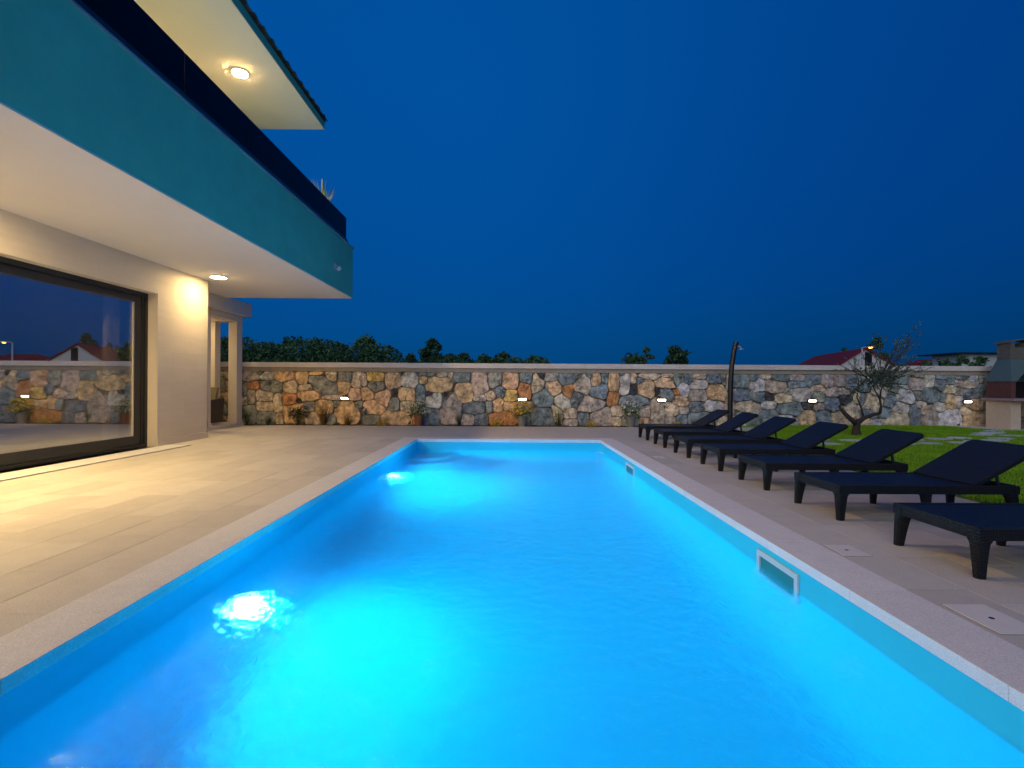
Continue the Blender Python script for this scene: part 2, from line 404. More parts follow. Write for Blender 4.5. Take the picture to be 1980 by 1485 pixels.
# wall inlets
for x, s, Y in ((bx1, -1, 3.1), (bx0, 1, 5.9), (bx0, 1, 6.9), (bx1, -1, 6.3)):
    MB().lathe([(.05, 0), (.05, s*.012), (.02, s*.02)], (x, Y, WZ-.5), 16, axis='x').build('inlet', M['skim'], pool)

mb = MB(); mb.box(bx0-.02, bx1+.02, by0-.02, by1+.02, PD-.02, WZ)
tag(mb.build('water', M['water']), kind='structure')

# lids in the deck
def lid(x0, x1, y0, y1, label):
    t = thing('deck_lid', ((x0+x1)/2, (y0+y1)/2, 0), label, 'access lid', 'square access lids in the paving beside the pool')
    MB().bbox(x0-.004, x1+.004, y0-.004, y1+.004, -.02, .0015, .0005).build('rim', M['mortar'], t)
    MB().bbox(x0, x1, y0, y1, -.018, .004, .002).build('cover', mat('lid_stone', (.72, .70, .64), .55, speck=.08, var=.05), t)
    MB().lathe([(.014, .0035), (.014, .0052)], ((x0+x1)/2, (y0+y1)/2, 0), 12).build('finger_hole', M['dark'], t)
lid(2.585, 2.80, 3.72, 3.98, 'pale square lid in the paving beside the nearer skimmer')
lid(2.60, 2.85, 2.55, 2.90, 'pale square lid in the paving nearest the camera, left of the closest lounger')
lid(2.63, 2.83, 8.68, 8.95, 'small pale lid in the paving beside the farther skimmer')
# yellow leaf on the water
p = Vector((172*8.95*1.56/1.56/935*1.3, 0, 0))
lf = MB(); c = px(1157, 875, 11.15); c.z = WZ+.004
lf.add([(c.x-.05, c.y, c.z), (c.x, c.y-.06, c.z+.012), (c.x+.05, c.y, c.z+.004), (c.x, c.y+.07, c.z+.015)], [(0,1,2,3)])
lf.add([(c.x+.04, c.y+.04, c.z), (c.x+.09, c.y-.01, c.z+.012), (c.x+.13, c.y+.03, c.z+.004), (c.x+.08, c.y+.09, c.z+.015)], [(0,1,2,3)])
tag(lf.build('floating_leaf', M['yellow']), 'small yellow leaf floating in the far right corner of the pool', 'leaf')

# ------------------------------------------------------------------ house
house = thing('house', (-9, 6, 0), 'modern two storey villa with sea green balcony front and glowing white soffits', 'house')
HX = -7.23; SZ = 3.76; BX = -4.51; BY = 13.86; LZ = 5.18
DY0, DY1, DZ = 4.3, 9.93, 3.14
mb = MB()
mb.box(-14, HX-.02, DY1, 11.58, -.1, SZ); mb.box(-7.5, HX-.02, DY0, DY1, DZ+.02, SZ); mb.box(-14, HX-.02, -5, DY0, -.1, SZ)
mb.box(-14, -13.8, DY0, DY1, -.1, SZ)
mb.build('wall', M['plaster'], house)
# thin cladding panels
rowsz = [.16, .52, .88, 1.24, 1.60, 1.96, 2.32, 2.68, 3.04, 3.40, SZ]
for i, (z0, z1) in enumerate(zip(rowsz, rowsz[1:])):
    segs = []
    if z1 <= DZ+.01:
        cuts = [DY1+.0, DY1+.84 if i % 2 else DY1+.42, 11.6]
        if i % 2 == 0: cuts = [DY1, DY1+.42, DY1+1.26, 11.6]
        segs = list(zip(cuts, cuts[1:]))
    else:
        y = DY0 - .3*(i % 2); zz0 = max(z0, DZ+.0)
        cuts = [DY0]
        while cuts[-1] + .84 < 11.6: cuts.append(cuts[-1] + (.84 if len(cuts) > 1 else .84-.3*(i % 2)))
        cuts.append(11.6); segs = list(zip(cuts, cuts[1:]))
        if z0 < DZ:
            for a, b in [(DY1, 10.77), (10.77, 11.6)]:
                MB().box(HX-.02, HX, a+.0006, b-.0006, z0+.0006, DZ-.0006).build('cladding_panel', M['panel'], house)
            z0 = DZ
    for a, b in segs:
        MB().box(HX-.02, HX, a+.0006, b-.0006, z0+.0006, z1-.0006).build('cladding_panel', M['panel'], house)
MB().bbox(HX-.02, HX+.018, DY1+.001, 11.6, -.02, .155, .004).build('plinth', M['panel'], house)
MB().box(-14, HX+.0, 11.581, 11.598, -.02, SZ).build('end_wall_face', M['plaster'], house)
# door reveal, and inside it the room
mb = MB(); mb.box(-7.6, HX-.021, DY1-.012, DY1-.001, 0, DZ); mb.box(-7.6, HX-.021, DY0, DY1-.012, DZ-.001, DZ+.018); mb.build('reveal', M['plaster'], house)
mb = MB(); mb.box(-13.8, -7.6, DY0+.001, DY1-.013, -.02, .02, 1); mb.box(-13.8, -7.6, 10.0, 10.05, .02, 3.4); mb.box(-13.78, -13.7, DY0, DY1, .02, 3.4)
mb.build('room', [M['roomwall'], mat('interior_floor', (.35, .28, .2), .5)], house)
mb = MB()
pts = []
for i in range(61):
    y = 9.30 + i*.0045; pts.append((-7.78 + .05*math.sin(i*.9) + .015*math.sin(i*2.3), y))
for (xa, ya), (xb, yb) in zip(pts, pts[1:]): mb.add([(xa, ya, .04), (xb, yb, .04), (xb, yb, 3.05), (xa, ya, 3.05)], [(0,1,2,3)])
mb.build('curtain', M['curtain'], house, smooth=True)
# sliding door
FX = -7.42
fr = MB()
fr.box(FX-.12, FX, DY0, DY1-.013, DZ-.085, DZ-.002); fr.box(FX-.12, FX, DY0, DY1-.013, .006, .06)
fr.box(FX-.12, FX, DY1-.075, DY1-.013, .06, DZ-.085)
for k in range(2): fr.box(FX-.10, FX-.02+.004*k, DY1-.12-.035*k, DY1-.10-.035*k, .06, DZ-.085)
door = fr.build('sliding_door', M['anthracite'], house)
MB().box(FX-.13, FX-.05, DY1-.165, DY1-.076, .06, DZ-.085).build('gasket', M['gasket'], door)
s = MB(); y1 = DY1-.17; y0 = DY0+.1; z1 = DZ-.10; z0 = .075
s.box(FX-.10, FX-.03, y0, y1, z1-.13, z1); s.box(FX-.10, FX-.03, y0, y1, z0, z0+.17)
s.box(FX-.10, FX-.03, y1-.14, y1, z0+.17, z1-.13); s.box(FX-.10, FX-.03, y0, y0+.14, z0+.17, z1-.13)
s.build('sash_frame', M['anthracite'], door)
MB().box(FX-.095, FX-.05, y1-.17, y1-.14, z0+.17, z1-.13).build('sash_bead', M['panel'], door)
MB().box(FX-.075, FX-.06, y0+.14, y1-.14, z0+.17, z1-.13).build('pane', M['winglass'], door)
# balcony
MB().box(-14, BX, -6, BY, SZ, SZ+.02).build('soffit', M['soffit'], house)
MB().box(-14, BX+.0, -6, BY, SZ+.021, LZ).build('balcony_front', M['teal'], house)
MB().box(-14, BX+.035, -6, BY+.035, LZ+.001, LZ+.03).build('ledge', M['trimmetal'], house)
# railing
GX = -4.50; GT = 5.87
rl = MB(); rl.box(GX-.05, GX+.02, -6, 13.32, LZ+.031, LZ+.10)
rail = rl.build('balcony_railing', M['black'], house)
ys = [13.30 - 1.655*i for i in range(11)]
for a, b in zip(ys[1:], ys):
    MB().box(GX-.025, GX-.009, a+.012, b-.012, LZ+.05, GT).build('glass_panel', M['railglass'], rail)
rt = MB(); rt.box(-14, GX-.05, 13.25, 13.32, LZ+.031, LZ+.10); rt.build('end_channel', M['black'], rail)
for k in range(4):
    MB().box(GX-.06-1.6*(k+1), GX-.06-1.6*k-.01, 13.278, 13.292, LZ+.05, GT).build('glass_panel', M['railglass'], rail)
# upper floor and roof
MB().box(-14, -7.3, -6, 11.6, LZ+.03, 8.2).build('upper_wall', M['plaster'], house)
RX, RY, RZ = -5.05, 13.1, 8.2
MB().box(-14, RX, -6, RY, RZ, RZ+.015).build('roof_soffit', M['soffit'], house)
mb = MB(); mb.box(RX-.03, RX, -6, RY, RZ+.016, RZ+.2); mb.box(-14, RX-.03, RY-.03, RY, RZ+.016, RZ+.2); mb.build('fascia_board', M['teal'], house)
mb = MB(); h = 1.75
mb.add([(RX+.02,-6,RZ+.2),(RX+.02,RY+.02,RZ+.2),(-14,RY+.02,RZ+.2),(-14,-6,RZ+.2),(-9.5,8.6,RZ+.2+h),(-14,8.6,RZ+.2+h),(-9.5,-6,RZ+.2+h)],
       [(0,1,4,6),(1,2,5,4),(3,2,1,0),(6,4,5,3)])
mb.build('roof', M['roof'], house)
def tileprof():
    b = MB(); n = 8; w = .335
    for j in range(n):
        a0, a1 = j/n, (j+1)/n
        f = lambda a: .055*math.sin(math.pi*min(1, a/.62)) if a < .62 else .006
        q = []
        for a, zz in ((a0, 0), (a1, 0), (a1, .02), (a0, .02)):
            q.append((.04, a*w, f(a)+zz))
        r = [(x-.5, y, z+.19) for x, y, z in q]
        b.add(q + r, [(0,1,2,3),(7,6,5,4),(3,2,6,7),(1,0,4,5)])
    return b.mesh('roof_tile', M['roof'])
tm = tileprof()
y = RY - .33; k = 0
while y > 2.5:
    link('roof_tile', tm, house, Vector((RX+.05, y, RZ+.205)) - ORG[house.name]); y -= .35; k += 1
t2 = tileprof(); 
for k in range(10):
    o = link('roof_tile', t2, house, Vector((RX-.0-.35*k, RY+.05, RZ+.205)) - ORG[house.name]); o.rotation_euler = (0, 0, R(90))

# ceiling lamps
def ceiling(loc, label, m, r=.165):
    t = thing('ceiling_light', loc, label, 'ceiling light', 'round ceiling lights on the soffits')
    x, y, z = loc
    MB().lathe([(r, 0), (r, -.03), (r-.008, -.036)], loc, 32).build('housing', M['white'], t, smooth=30)
    MB().lathe([(r-.012, -.0365), (r-.014, -.040), (r*.6, -.043), (.02, -.044)], loc, 32).build('diffuser', m, t, smooth=True)
ceiling((-6.67, 11.06, SZ), 'round lit lamp under the balcony by the house corner', M['lamp'])
ceiling((-6.67, 5.2, SZ), 'round lit lamp under the balcony above the glass door, nearer the camera', M['lampnear'])
ceiling((-6.0, 10.7, RZ), 'round lit lamp under the roof overhang over the balcony', M['lampup'])
ceiling((-6.0, 4.8, RZ), 'round lit lamp under the roof overhang nearer the camera', M['lampup'])
ceiling((-9.95, 14.1, 3.379), 'round lit lamp in the porch ceiling behind the house corner', M['lampporch'])
# small spotlight on the balcony front
t = thing('wall_spotlight', (BX, 12.4, 4.33), 'small pale outdoor spotlight fixed to the sea green balcony front', 'spotlight')
MB().box(BX, BX+.03, 12.34, 12.46, 4.27, 4.42).build('bracket', M['white'], t)
MB().tube([(BX+.03, 12.4, 4.35), (BX+.09, 12.38, 4.32)], .02).build('arm', M['white'], t)
MB().tube([(BX+.06, 12.42, 4.34), (BX+.10, 12.36, 4.30), (BX+.16, 12.30, 4.24)], [.03, .055, .06], 12).build('head', M['white'], t)
# spiky balcony plant in its pot
def blades(n, c, h, spread, w, mats, seed=0, droop=.4, hv=.3, nseg=3):
    rr = random.Random(seed); b = MB()
    for i in range(n):
        a = rr.uniform(0, 2*math.pi); hh = h*(1-hv*rr.random()); sp = spread*rr.random()**.7
        dx, dy = math.cos(a), math.sin(a); pts = []
        for k in range(nseg+1):
            t = k/nseg; out = sp*(t**1.3); zz = hh*(t - droop*sp/max(h, .01)*t*t*.6)
            pts.append((c[0]+dx*(out+.015), c[1]+dy*(out+.015), c[2]+zz))
        px_, py_ = -dy, dx; mi = rr.randrange(len(mats))
        for k in range(nseg):
            w0 = w*(1-k/nseg)*.5+.0008; w1 = w*(1-(k+1)/nseg)*.5+.0006
            p, q = pts[k], pts[k+1]
            b.add([(p[0]-px_*w0, p[1]-py_*w0, p[2]), (p[0]+px_*w0, p[1]+py_*w0, p[2]), (q[0]+px_*w1, q[1]+py_*w1, q[2]), (q[0]-px_*w1, q[1]-py_*w1, q[2])], [(0,1,2,3)], mi)
    return b
c = (-4.8, 12.35, 5.55)
t = thing('balcony_plant', (c[0], c[1], LZ+.03), 'spiky green and yellow plant standing behind the balcony glass', 'plant')
MB().lathe([(.15, 0), (.2, .34), (.2, .36), (.17, .36)], (c[0], c[1], LZ+.03), 18).build('pot', M['greypot'], t)
blades(80, c, 1.0, .45, .035, None or [0, 1], 3, .5).build('leaves', [M['green'], mat('variegated_leaf', (.40, .45, .05), .6)], t)

# ------------------------------------------------------------------ porch behind the house corner
porch = thing('porch', (-8.6, 14.2, 0), 'cream framed porch with square columns between house corner and stone wall', 'porch')
pz = .1
MB().box(-14, -8.27, 12.95, 15.1, -.03, pz).build('floor_slab', M['plaster'], porch)
for x0, x1, y0, y1 in ((-8.56, -8.3, 14.72, 15.02), (-9.26, -9.0, 14.78, 15.06), (-8.56, -8.3, 13.15, 13.45)):
    m1 = MB(); m1.bbox(x0, x1, y0, y1, pz+.08, 3.2, .008); c_ = m1.build('column', M['plaster'], porch)
    MB().bbox(x0-.015, x1+.015, y0-.015, y1+.015, pz, pz+.1, .006).build('base', M['plaster'], c_)
MB().box(-14, -9.262, 14.95, 15.1, pz, 3.2).build('back_wall', M['plaster'], porch)
mb = MB(); mb.box(-8.56, -8.301, 13.45, 14.72, 3.2, 3.38); mb.box(-9.3, -8.301, 14.72, 15.04, 3.2, 3.38); mb.build('lintel', M['plaster'], porch)
MB().bbox(-14, -8.13, 12.9, 15.25, 3.381, 3.80, .008).build('roof_slab', M['plaster'], porch)
chair = thing('wicker_armchair', (-8.95, 14.1, pz), 'brown wicker armchair with cushion standing in the porch', 'armchair')
mb = MB(); mb.bbox(-9.3, -8.62, 13.85, 14.45, pz+.06, pz+.40, .03); mb.build('seat', M['wicker'], chair)
MB().loft([[(-8.74,13.8,pz+.05),(-8.60,13.8,pz+.05),(-8.60,14.5,pz+.05),(-8.74,14.5,pz+.05)],[(-8.72,13.76,pz+.72),(-8.55,13.76,pz+.72),(-8.55,14.52,pz+.78),(-8.72,14.52,pz+.78)]]).build('arm', M['wicker'], chair)
MB().loft([[(-9.34,13.8,pz+.05),(-9.2,13.8,pz+.05),(-9.2,14.5,pz+.05),(-9.34,14.5,pz+.05)],[(-9.38,13.76,pz+.72),(-9.22,13.76,pz+.72),(-9.22,14.52,pz+.78),(-9.38,14.52,pz+.78)]]).build('arm', M['wicker'], chair)
MB().bbox(-9.2, -8.74, 14.4, 14.52, pz+.3, pz+.85, .03).build('backrest', M['wicker'], chair)
MB().bbox(-9.18, -8.76, 13.86, 14.4, pz+.40, pz+.52, .04).build('seat_cushion', M['cushion'], chair)
MB().loft([[(-9.15,14.28,pz+.52),(-8.74,14.28,pz+.52),(-8.74,14.39,pz+.52),(-9.15,14.39,pz+.52)],[(-9.12,14.4,pz+1.1),(-8.70,14.4,pz+1.08),(-8.70,14.5,pz+1.08),(-9.12,14.5,pz+1.1)]]).build('back_cushion', M['cushion'], chair)

# ------------------------------------------------------------------ stone wall
WY = 15.5; WX0, WX1 = -14.2, 19.0; CZ = 1.84
wall = thing('stone_wall', (2, WY, 0), 'long garden wall of mixed tan and blue-grey field stones under a pale cap', 'garden wall')
MB().box(WX0, WX1, WY, WY+.35, -.13, CZ).build('core', M['wallmortar'], wall)
MB().box(WX0, WX1, WY-.05, WY, CZ-.13, CZ-.001).build('render_band', mat('sandy_render', (.38, .33, .26), .95, var=.2, vscale=5, bump=.6, bscale=40), wall)
n = 22; l = (WX1-WX0)/n
for i in range(n):
    MB().bbox(WX0+i*l+.0015, WX0+(i+1)*l-.0015, WY-.11, WY+.42, CZ, 1.995, .004).build('cap_slab', M['cap'], wall)
COLS = dict(O=(.72,.51,.29), T=(.66,.55,.39), U=(.50,.43,.35), G=(.31,.33,.27), B=(.23,.28,.29), P=(.60,.57,.48), W=(.66,.64,.62), R=(.52,.26,.12), Y=(.62,.45,.17), K=(.09,.09,.09))
SEG = [
 (460, 95, 965, '190 200 110 100 U;370 140 70 50 G;490 195 90 95 P;760 210 160 110 O;1030 220 90 110 O;1260 165 110 45 O;1380 360 230 130 G -28;1510 215 85 95 T;1725 220 110 85 G;1920 260 80 130 T;265 365 85 55 R;120 420 45 110 G;560 380 160 90 G;860 390 110 120 T;1110 395 135 45 T 8;230 530 70 100 U;440 520 120 85 T;120 600 40 60 T;830 570 120 110 R;1150 520 170 80 O;1690 390 90 90 O;1500 540 150 35 T;1900 500 100 90 O;450 690 130 70 T;660 640 80 140 T;990 600 35 40 K;880 790 150 140 O;1170 680 90 75 G;1380 690 120 110 O;220 820 90 130 G;480 870 150 100 G;690 870 60 90 T;1210 860 100 90 T;1460 880 120 75 G;1590 650 45 45 G;1780 780 190 150 O;1940 650 60 60 G'),
 (700, 95, 985, '40 270 50 110 T;220 215 140 90 Y;245 380 130 85 G;510 270 125 130 O;655 150 35 40 K;770 270 140 130 P;1030 170 160 45 G;1280 190 80 45 T;990 270 70 70 O;1240 340 220 125 O;1410 190 40 60 T;1590 220 130 90 B;1620 470 140 160 O;1870 300 110 190 U;80 490 110 90 O;360 560 120 130 O;530 480 50 70 K;730 500 140 110 O;940 480 70 140 B;1080 490 60 35 K;1170 600 130 120 P;1330 500 30 45 K;200 720 180 110 O;520 660 85 120 G;730 690 110 100 T;1430 720 170 260 U;1800 710 190 100 B;1890 550 120 50 P;170 890 130 80 G;560 870 240 110 O;890 910 70 80 R;1110 850 130 140 B;1690 890 110 90 U;1900 890 100 100 B;60 760 40 50 G'),
 (940, 100, 1000, '160 250 100 110 G;380 280 130 140 O;640 240 100 100 B;230 460 75 80 B;395 520 100 95 Y;610 420 90 130 R;820 330 90 150 T;880 200 50 60 K;1040 210 100 90 P;1260 250 110 110 B;1440 240 100 30 B 45;1530 340 140 140 T;1650 190 45 40 B;1740 270 75 120 O;1890 220 50 80 B;70 540 90 55 T;920 550 140 140 B;1080 400 120 120 O;1300 450 90 120 R;1220 620 120 140 P;1450 570 100 120 B;1780 450 120 110 B;1650 660 190 120 U;50 700 60 80 B;190 670 80 110 O;500 690 220 70 O;300 880 210 100 R;620 930 80 80 G;930 860 190 140 B;1130 800 90 130 T;1340 800 100 80 T;1350 940 100 60 U;1560 880 90 100 B;1820 870 160 140 U'),
 (1180, 115, 1010, '60 300 75 150 O;220 350 80 180 P;180 180 50 25 B;360 240 40 90 T;50 570 80 100 R;360 430 65 80 K;620 210 170 55 T;900 200 90 40 T;460 280 60 45 B;570 420 120 130 O;840 310 140 80 O;1080 240 80 90 G;1230 240 70 110 B;1420 210 100 50 T;1630 250 110 80 B;1790 270 40 110 G 20;1860 330 50 90 U;1400 340 140 80 P;740 440 40 50 K;890 510 110 80 B -35;1045 470 50 40 R;1170 420 80 120 W;1690 480 150 140 O;1390 520 140 100 U;360 610 230 90 B;1120 610 120 80 O -20;740 800 100 200 T;900 650 50 40 T;1370 690 110 100 B;1650 670 150 100 W;100 770 80 85 T;550 760 80 90 U;980 750 110 90 T;1160 750 80 70 U;95 920 75 70 T;310 930 120 70 G;540 930 70 60 O;950 910 90 70 U;1140 890 90 90 B;1400 880 180 110 B;1660 830 70 80 B;1870 720 70 100 U;1860 560 50 80 T;1820 920 90 70 T'),
 (1420, 125, 1010, '120 280 115 110 B;300 240 70 80 B;490 200 90 55 T;710 230 140 70 B;970 220 120 60 U;980 340 140 50 B;1240 260 130 110 B;1450 300 100 110 U;1650 260 100 110 U;1840 320 90 110 B;1960 300 40 100 G;350 360 120 110 W;650 370 170 100 T;130 500 130 90 B;370 540 90 90 B;550 540 80 50 K;850 450 80 50 G;760 560 140 80 T;1060 500 150 110 P;1320 390 120 60 T;1310 540 100 85 G;1530 450 110 80 U;1700 440 120 50 U;240 700 180 90 T;530 660 120 60 W;870 710 210 100 B;1140 670 90 50 K;1330 680 80 60 U;1540 640 130 110 B;1750 570 110 70 K;1840 720 90 140 T;1150 880 130 130 O;1400 860 110 140 B;550 870 140 130 B;160 830 110 60 B;800 870 110 60 W;1650 870 100 120 T;1930 540 60 80 T;1940 780 50 100 U;60 930 90 70 T;290 940 110 60 B;960 930 80 60 G;1850 930 100 60 U'),
 (1660, 145, 1015, '60 350 90 110 B;170 230 80 60 W;330 260 90 90 B;480 230 70 80 B;660 230 110 90 B;930 200 100 45 G;900 340 110 110 U;1110 290 75 120 P;1280 220 90 50 B;1270 350 90 90 B;1440 280 50 70 B;1620 220 90 45 B;1800 270 80 90 W;1940 250 60 60 G;1570 330 90 55 U;140 610 60 110 T;260 640 70 110 T;300 430 110 90 U;490 600 70 90 B;730 520 150 100 W -40;660 710 130 80 P;1120 500 140 110 B;900 510 60 70 G;430 800 70 75 B;600 890 190 120 T;880 830 80 180 B;930 660 60 60 U;1020 700 50 90 T;1140 850 110 160 U;1270 690 80 80 P;1440 410 100 60 T;1560 450 80 60 U;1750 480 120 60 B;1310 560 50 60 B;1440 620 80 110 O;1570 600 40 90 W;1440 860 190 140 W;1700 760 90 60 T;1830 660 110 80 O;1830 870 160 130 O;1950 430 60 90 B;260 950 90 50 W;40 790 60 60 B;150 800 70 60 B;1680 580 60 30 B;1720 340 80 55 U;520 430 90 70 G;60 560 60 80 B;100 920 80 60 T'),
]
stones = []
for u0, yt, yb, txt in SEG:
    for e in txt.split(';'):
        q = e.split(); x, y, rx, ry = map(float, q[:4]); rot = float(q[5]) if len(q) > 5 else 0
        u = u0 + x/8.25; X_ = (u-985)*WY/F
        Z_ = (CZ-.02)*(1 - (y-yt)/(yb-yt)); k = WY/F/8.25
        stones.append((X_, Z_, rx*k, ry*k*1.04, R(rot), COLS[q[4]], 0))
rr = random.Random(5)
def fill(x0, x1, n, pal):
    pts = [[x0+(x1-x0)*rr.random(), .12+1.5*rr.random()] for _ in range(n)]
    for _ in range(14):
        for p in pts:
            fx = fy = 0
            for q in pts:
                if q is p: continue
                dx, dy = p[0]-q[0], p[1]-q[1]; d = math.hypot(dx, dy)+1e-4
                if d < .5: fx += dx/d*(.5-d)*.25; fy += dy/d*(.5-d)*.25
            p[0] = min(x1, max(x0, p[0]+fx)); p[1] = min(1.66, max(.12, p[1]+fy))
    for p in pts: stones.append((p[0], p[1], rr.uniform(.16, .24), rr.uniform(.15, .22), 0, COLS[rr.choice(pal)], 1))
fill(-10.2, -8.85, 18, 'OTGTOG'); fill(15.35, 17.0, 20, 'BTUWBG')
A = np.array([[s[0], s[1], s[2], s[3], s[4]] for s in stones])
def ndist(px_, pz_):
    dx = px_-A[:, 0]; dz = pz_-A[:, 1]; c = np.cos(A[:, 4]); s_ = np.sin(A[:, 4])
    a = (dx*c+dz*s_)/A[:, 2]; b = (-dx*s_+dz*c)/A[:, 3]
    return (np.abs(a)**3 + np.abs(b)**3)**(1/3)
NS = 20
for i, (cx, cz, rx, ry, rot, colr, _) in enumerate(stones):
    rad = []
    ph = rr.random()*.4
    for k in range(NS):
        a = 2*math.pi*k/NS + ph; dx, dz = math.cos(a), math.sin(a); r = .04
        while r < .9:
            d = ndist(cx+dx*r, cz+dz*r); me_ = d[i]
            d[i] = 9
            if me_ > 1.9 or d.min() < me_ or cz+dz*r < .0 or cz+dz*r > CZ-.135: break
            r += .012
        rad.append((a, max(.03, r-.008)))
    rs = [r for _, r in rad]
    rs = [(rs[k-1]*.04 + rs[k]*.92 + rs[(k+1) % NS]*.04) if rs[k] > .5*(rs[k-1]+rs[(k+1) % NS]) else rs[k] for k in range(NS)]
    D = rr.uniform(.06, .13)
    def ring(sc, y, jit):
        out = []
        for k in range(NS):
            r = rs[k]*sc*(1+rr.uniform(-jit, jit)); a = rad[k][0]
            out.append((r*math.cos(a), y + rr.uniform(-jit, jit)*.25, r*math.sin(a)))
        return out
    b = MB(); r0 = ring(1.0, .02, 0); r1 = ring(.985, -D*.55, .015); r2 = ring(.90, -D, .05); r3 = ring(.45, -D*1.06, .12)
    tx, tz = rr.uniform(-.16, .16), rr.uniform(-.12, .2)
    r2, r3 = [[(x, y+x*tx+z*tz, z) for x, y, z in q_] for q_ in (r2, r3)]
    vs = r0+r1+r2+r3+[(0, -D*1.08, 0)]; fs = []
    for q in range(3):
        for k in range(NS): j = (k+1) % NS; fs.append((q*NS+j, q*NS+k, q*NS+NS+k, q*NS+NS+j))
    for k in range(NS): fs.append((3*NS+(k+1) % NS, 3*NS+k, 4*NS))
    b.add(vs, fs)
    o = link('stone', b.mesh('stone', M['stone'], smooth=24), wall, Vector((cx, WY, cz)) - ORG[wall.name])
    j = rr.uniform(.96, 1.24); o.color = (colr[0]*j, colr[1]*j*rr.uniform(.96, 1.04), colr[2]*j*rr.uniform(.94, 1.08), 1)
# stuff beyond the frame: plain continuation of the wall face is left as mortar core
# wall lights
wl = [(669.7, 770, 'lit brick light on the wall between the rusty grass and dark shrub'), (1009.8, 772, 'lit brick light on the wall right above the yellow chrysanthemum'),
      (1277, 772.7, 'lit brick light on the wall above the foot of the farthest lounger'), (1565.7, 773, 'lit brick light on the wall between the shower and the olive tree'),
      (1863.8, 774, 'lit brick light on the wall beside the stone barbecue')]
for u, v, lab in wl:
    p = px(u, v, WY); x, z = p.x, .86
    t = thing('wall_light', (x, WY-.06, z), lab, 'wall light', 'recessed brick lights along the stone wall')
    f = MB(); y0 = WY-.155
    f.box(x-.15, x+.15, y0, WY-.0, z+.025, z+.055); f.box(x-.15, x+.15, y0, WY, z-.06, z-.035)
    f.box(x-.15, x-.125, y0, WY, z-.035, z+.03); f.box(x+.125, x+.15, y0, WY, z-.035, z+.03)
    f.build('frame', M['anthracite'], t)
    MB().add([(x-.125, y0+.012, z+.025), (x+.125, y0+.012, z+.025), (x+.125, y0+.035, z-.03), (x-.125, y0+.035, z-.03)], [(3,2,1,0)]).build('lit_diffuser', M['walllamp'], t)

# ------------------------------------------------------------------ lawn, soil strip, stepping stones
def lz(x): return .02 + .06*min(1, max(0, (x-5.4)/5))
mb = MB(); mb.box(-9, 5.34, 15.12, WY, -.13, -.03); soil = tag(mb.build('planting_strip', M['soil']), kind='structure')
rb = MB(); 
for k in range(60): rb.bbox(-8+k*.22, -8+(k+1)*.22-.004, 15.12, 15.16, -.04, .006, .004)
tag(rb.build('gravel_edge', M['cap']), kind='structure')
mb = MB(); nx, ny = 24, 10; gx = [5.342+(26-5.342)*(i/nx)**1.5 for i in range(nx+1)]
vs = [(x, y, lz(x)) for y in np.linspace(-6, 15.5, ny+1) for x in gx]
fs = [(j*(nx+1)+i, j*(nx+1)+i+1, (j+1)*(nx+1)+i+1, (j+1)*(nx+1)+i) for j in range(ny) for i in range(nx)]
vs2 = [(5.342, -6, -.13), (5.342, 15.5, -.13)]; nb = len(vs)
mb.add(vs+vs2, fs+[(nb, 0, ny*(nx+1), nb+1)])
tag(mb.build('lawn', M['lawn'], smooth=True), kind='structure')
# stepping stones
path = tag(bpy.data.objects.new('stepping_path', None), kind='structure'); COL.objects.link(path); ORG[path.name] = Vector((0,0,0))
flags = []
pr = random.Random(11)
cl = [(6.1, 10.9), (7.5, 11.0), (9.0, 10.85), (10.4, 11.1), (11.6, 11.7), (12.6, 12.5), (13.6, 13.2)]
for (xa, ya), (xb, yb) in zip(cl, cl[1:]):
    L_ = math.hypot(xb-xa, yb-ya); n = max(2, round(L_/.66))
    for k in range(n):
        t = (k+.5)/n
        for s_ in ((-.5, .5) if k % 2 else (-.42, .42)):
            if pr.random() < .12: continue
            flags.append((xa+(xb-xa)*t + pr.uniform(-.07, .07) + s_*.25, ya+(yb-ya)*t + s_*(.9 if xa > 10 else .75) + pr.uniform(-.05, .05)))
for (x, y) in flags:
    n = 7; a0 = pr.random()*6; rx, ry = pr.uniform(.26, .34), pr.uniform(.15, .21); ps = []
    for k in range(n):
        a = a0+2*math.pi*k/n+pr.uniform(-.2, .2); r = pr.uniform(.85, 1.1); ps.append((x+rx*r*math.cos(a), y+ry*r*math.sin(a)))
    z = lz(x)+.03
    MB().loft([[(p_, q_, z-.05) for p_, q_ in ps], [(p_, q_, z-.006) for p_, q_ in ps], [(x+(p_-x)*.95, y+(q_-y)*.95, z) for p_, q_ in ps]]).build('flagstone', M['flag'], path)
# grass blades
rng = np.random.default_rng(3)
NB = 300000
gxp = 5.36 + (19-5.36)*rng.random(NB)**1.15; gyp = 3.6 + (15.46-3.6)*rng.random(NB)
keep = (gxp/gyp < 1.16)
keep &= ~((gxp < 7.6) & (gyp > 13.74) & (gyp < 14.81))
keep &= ~((gxp > 13.85) & (gyp > 13.75))
for (x, y) in flags: keep &= ~((((gxp-x)/.28)**2 + ((gyp-y)/.175)**2) < 1)
gxp, gyp = gxp[keep], gyp[keep]; n = len(gxp)
gz = .02 + .06*np.clip((gxp-5.4)/5, 0, 1) - .003
h = rng.uniform(.025, .06, n)*(1+.35*np.sin(gxp*2.1+gyp)*np.cos(gyp*1.7-gxp)); a = rng.random(n)*6.283; w = rng.uniform(.004, .008, n)
lean = rng.uniform(0, .035, n); la = rng.random(n)*6.283
V = np.zeros((n, 3, 3)); V[:, 0] = np.stack([gxp-np.cos(a)*w, gyp-np.sin(a)*w, gz], 1); V[:, 1] = np.stack([gxp+np.cos(a)*w, gyp+np.sin(a)*w, gz], 1)
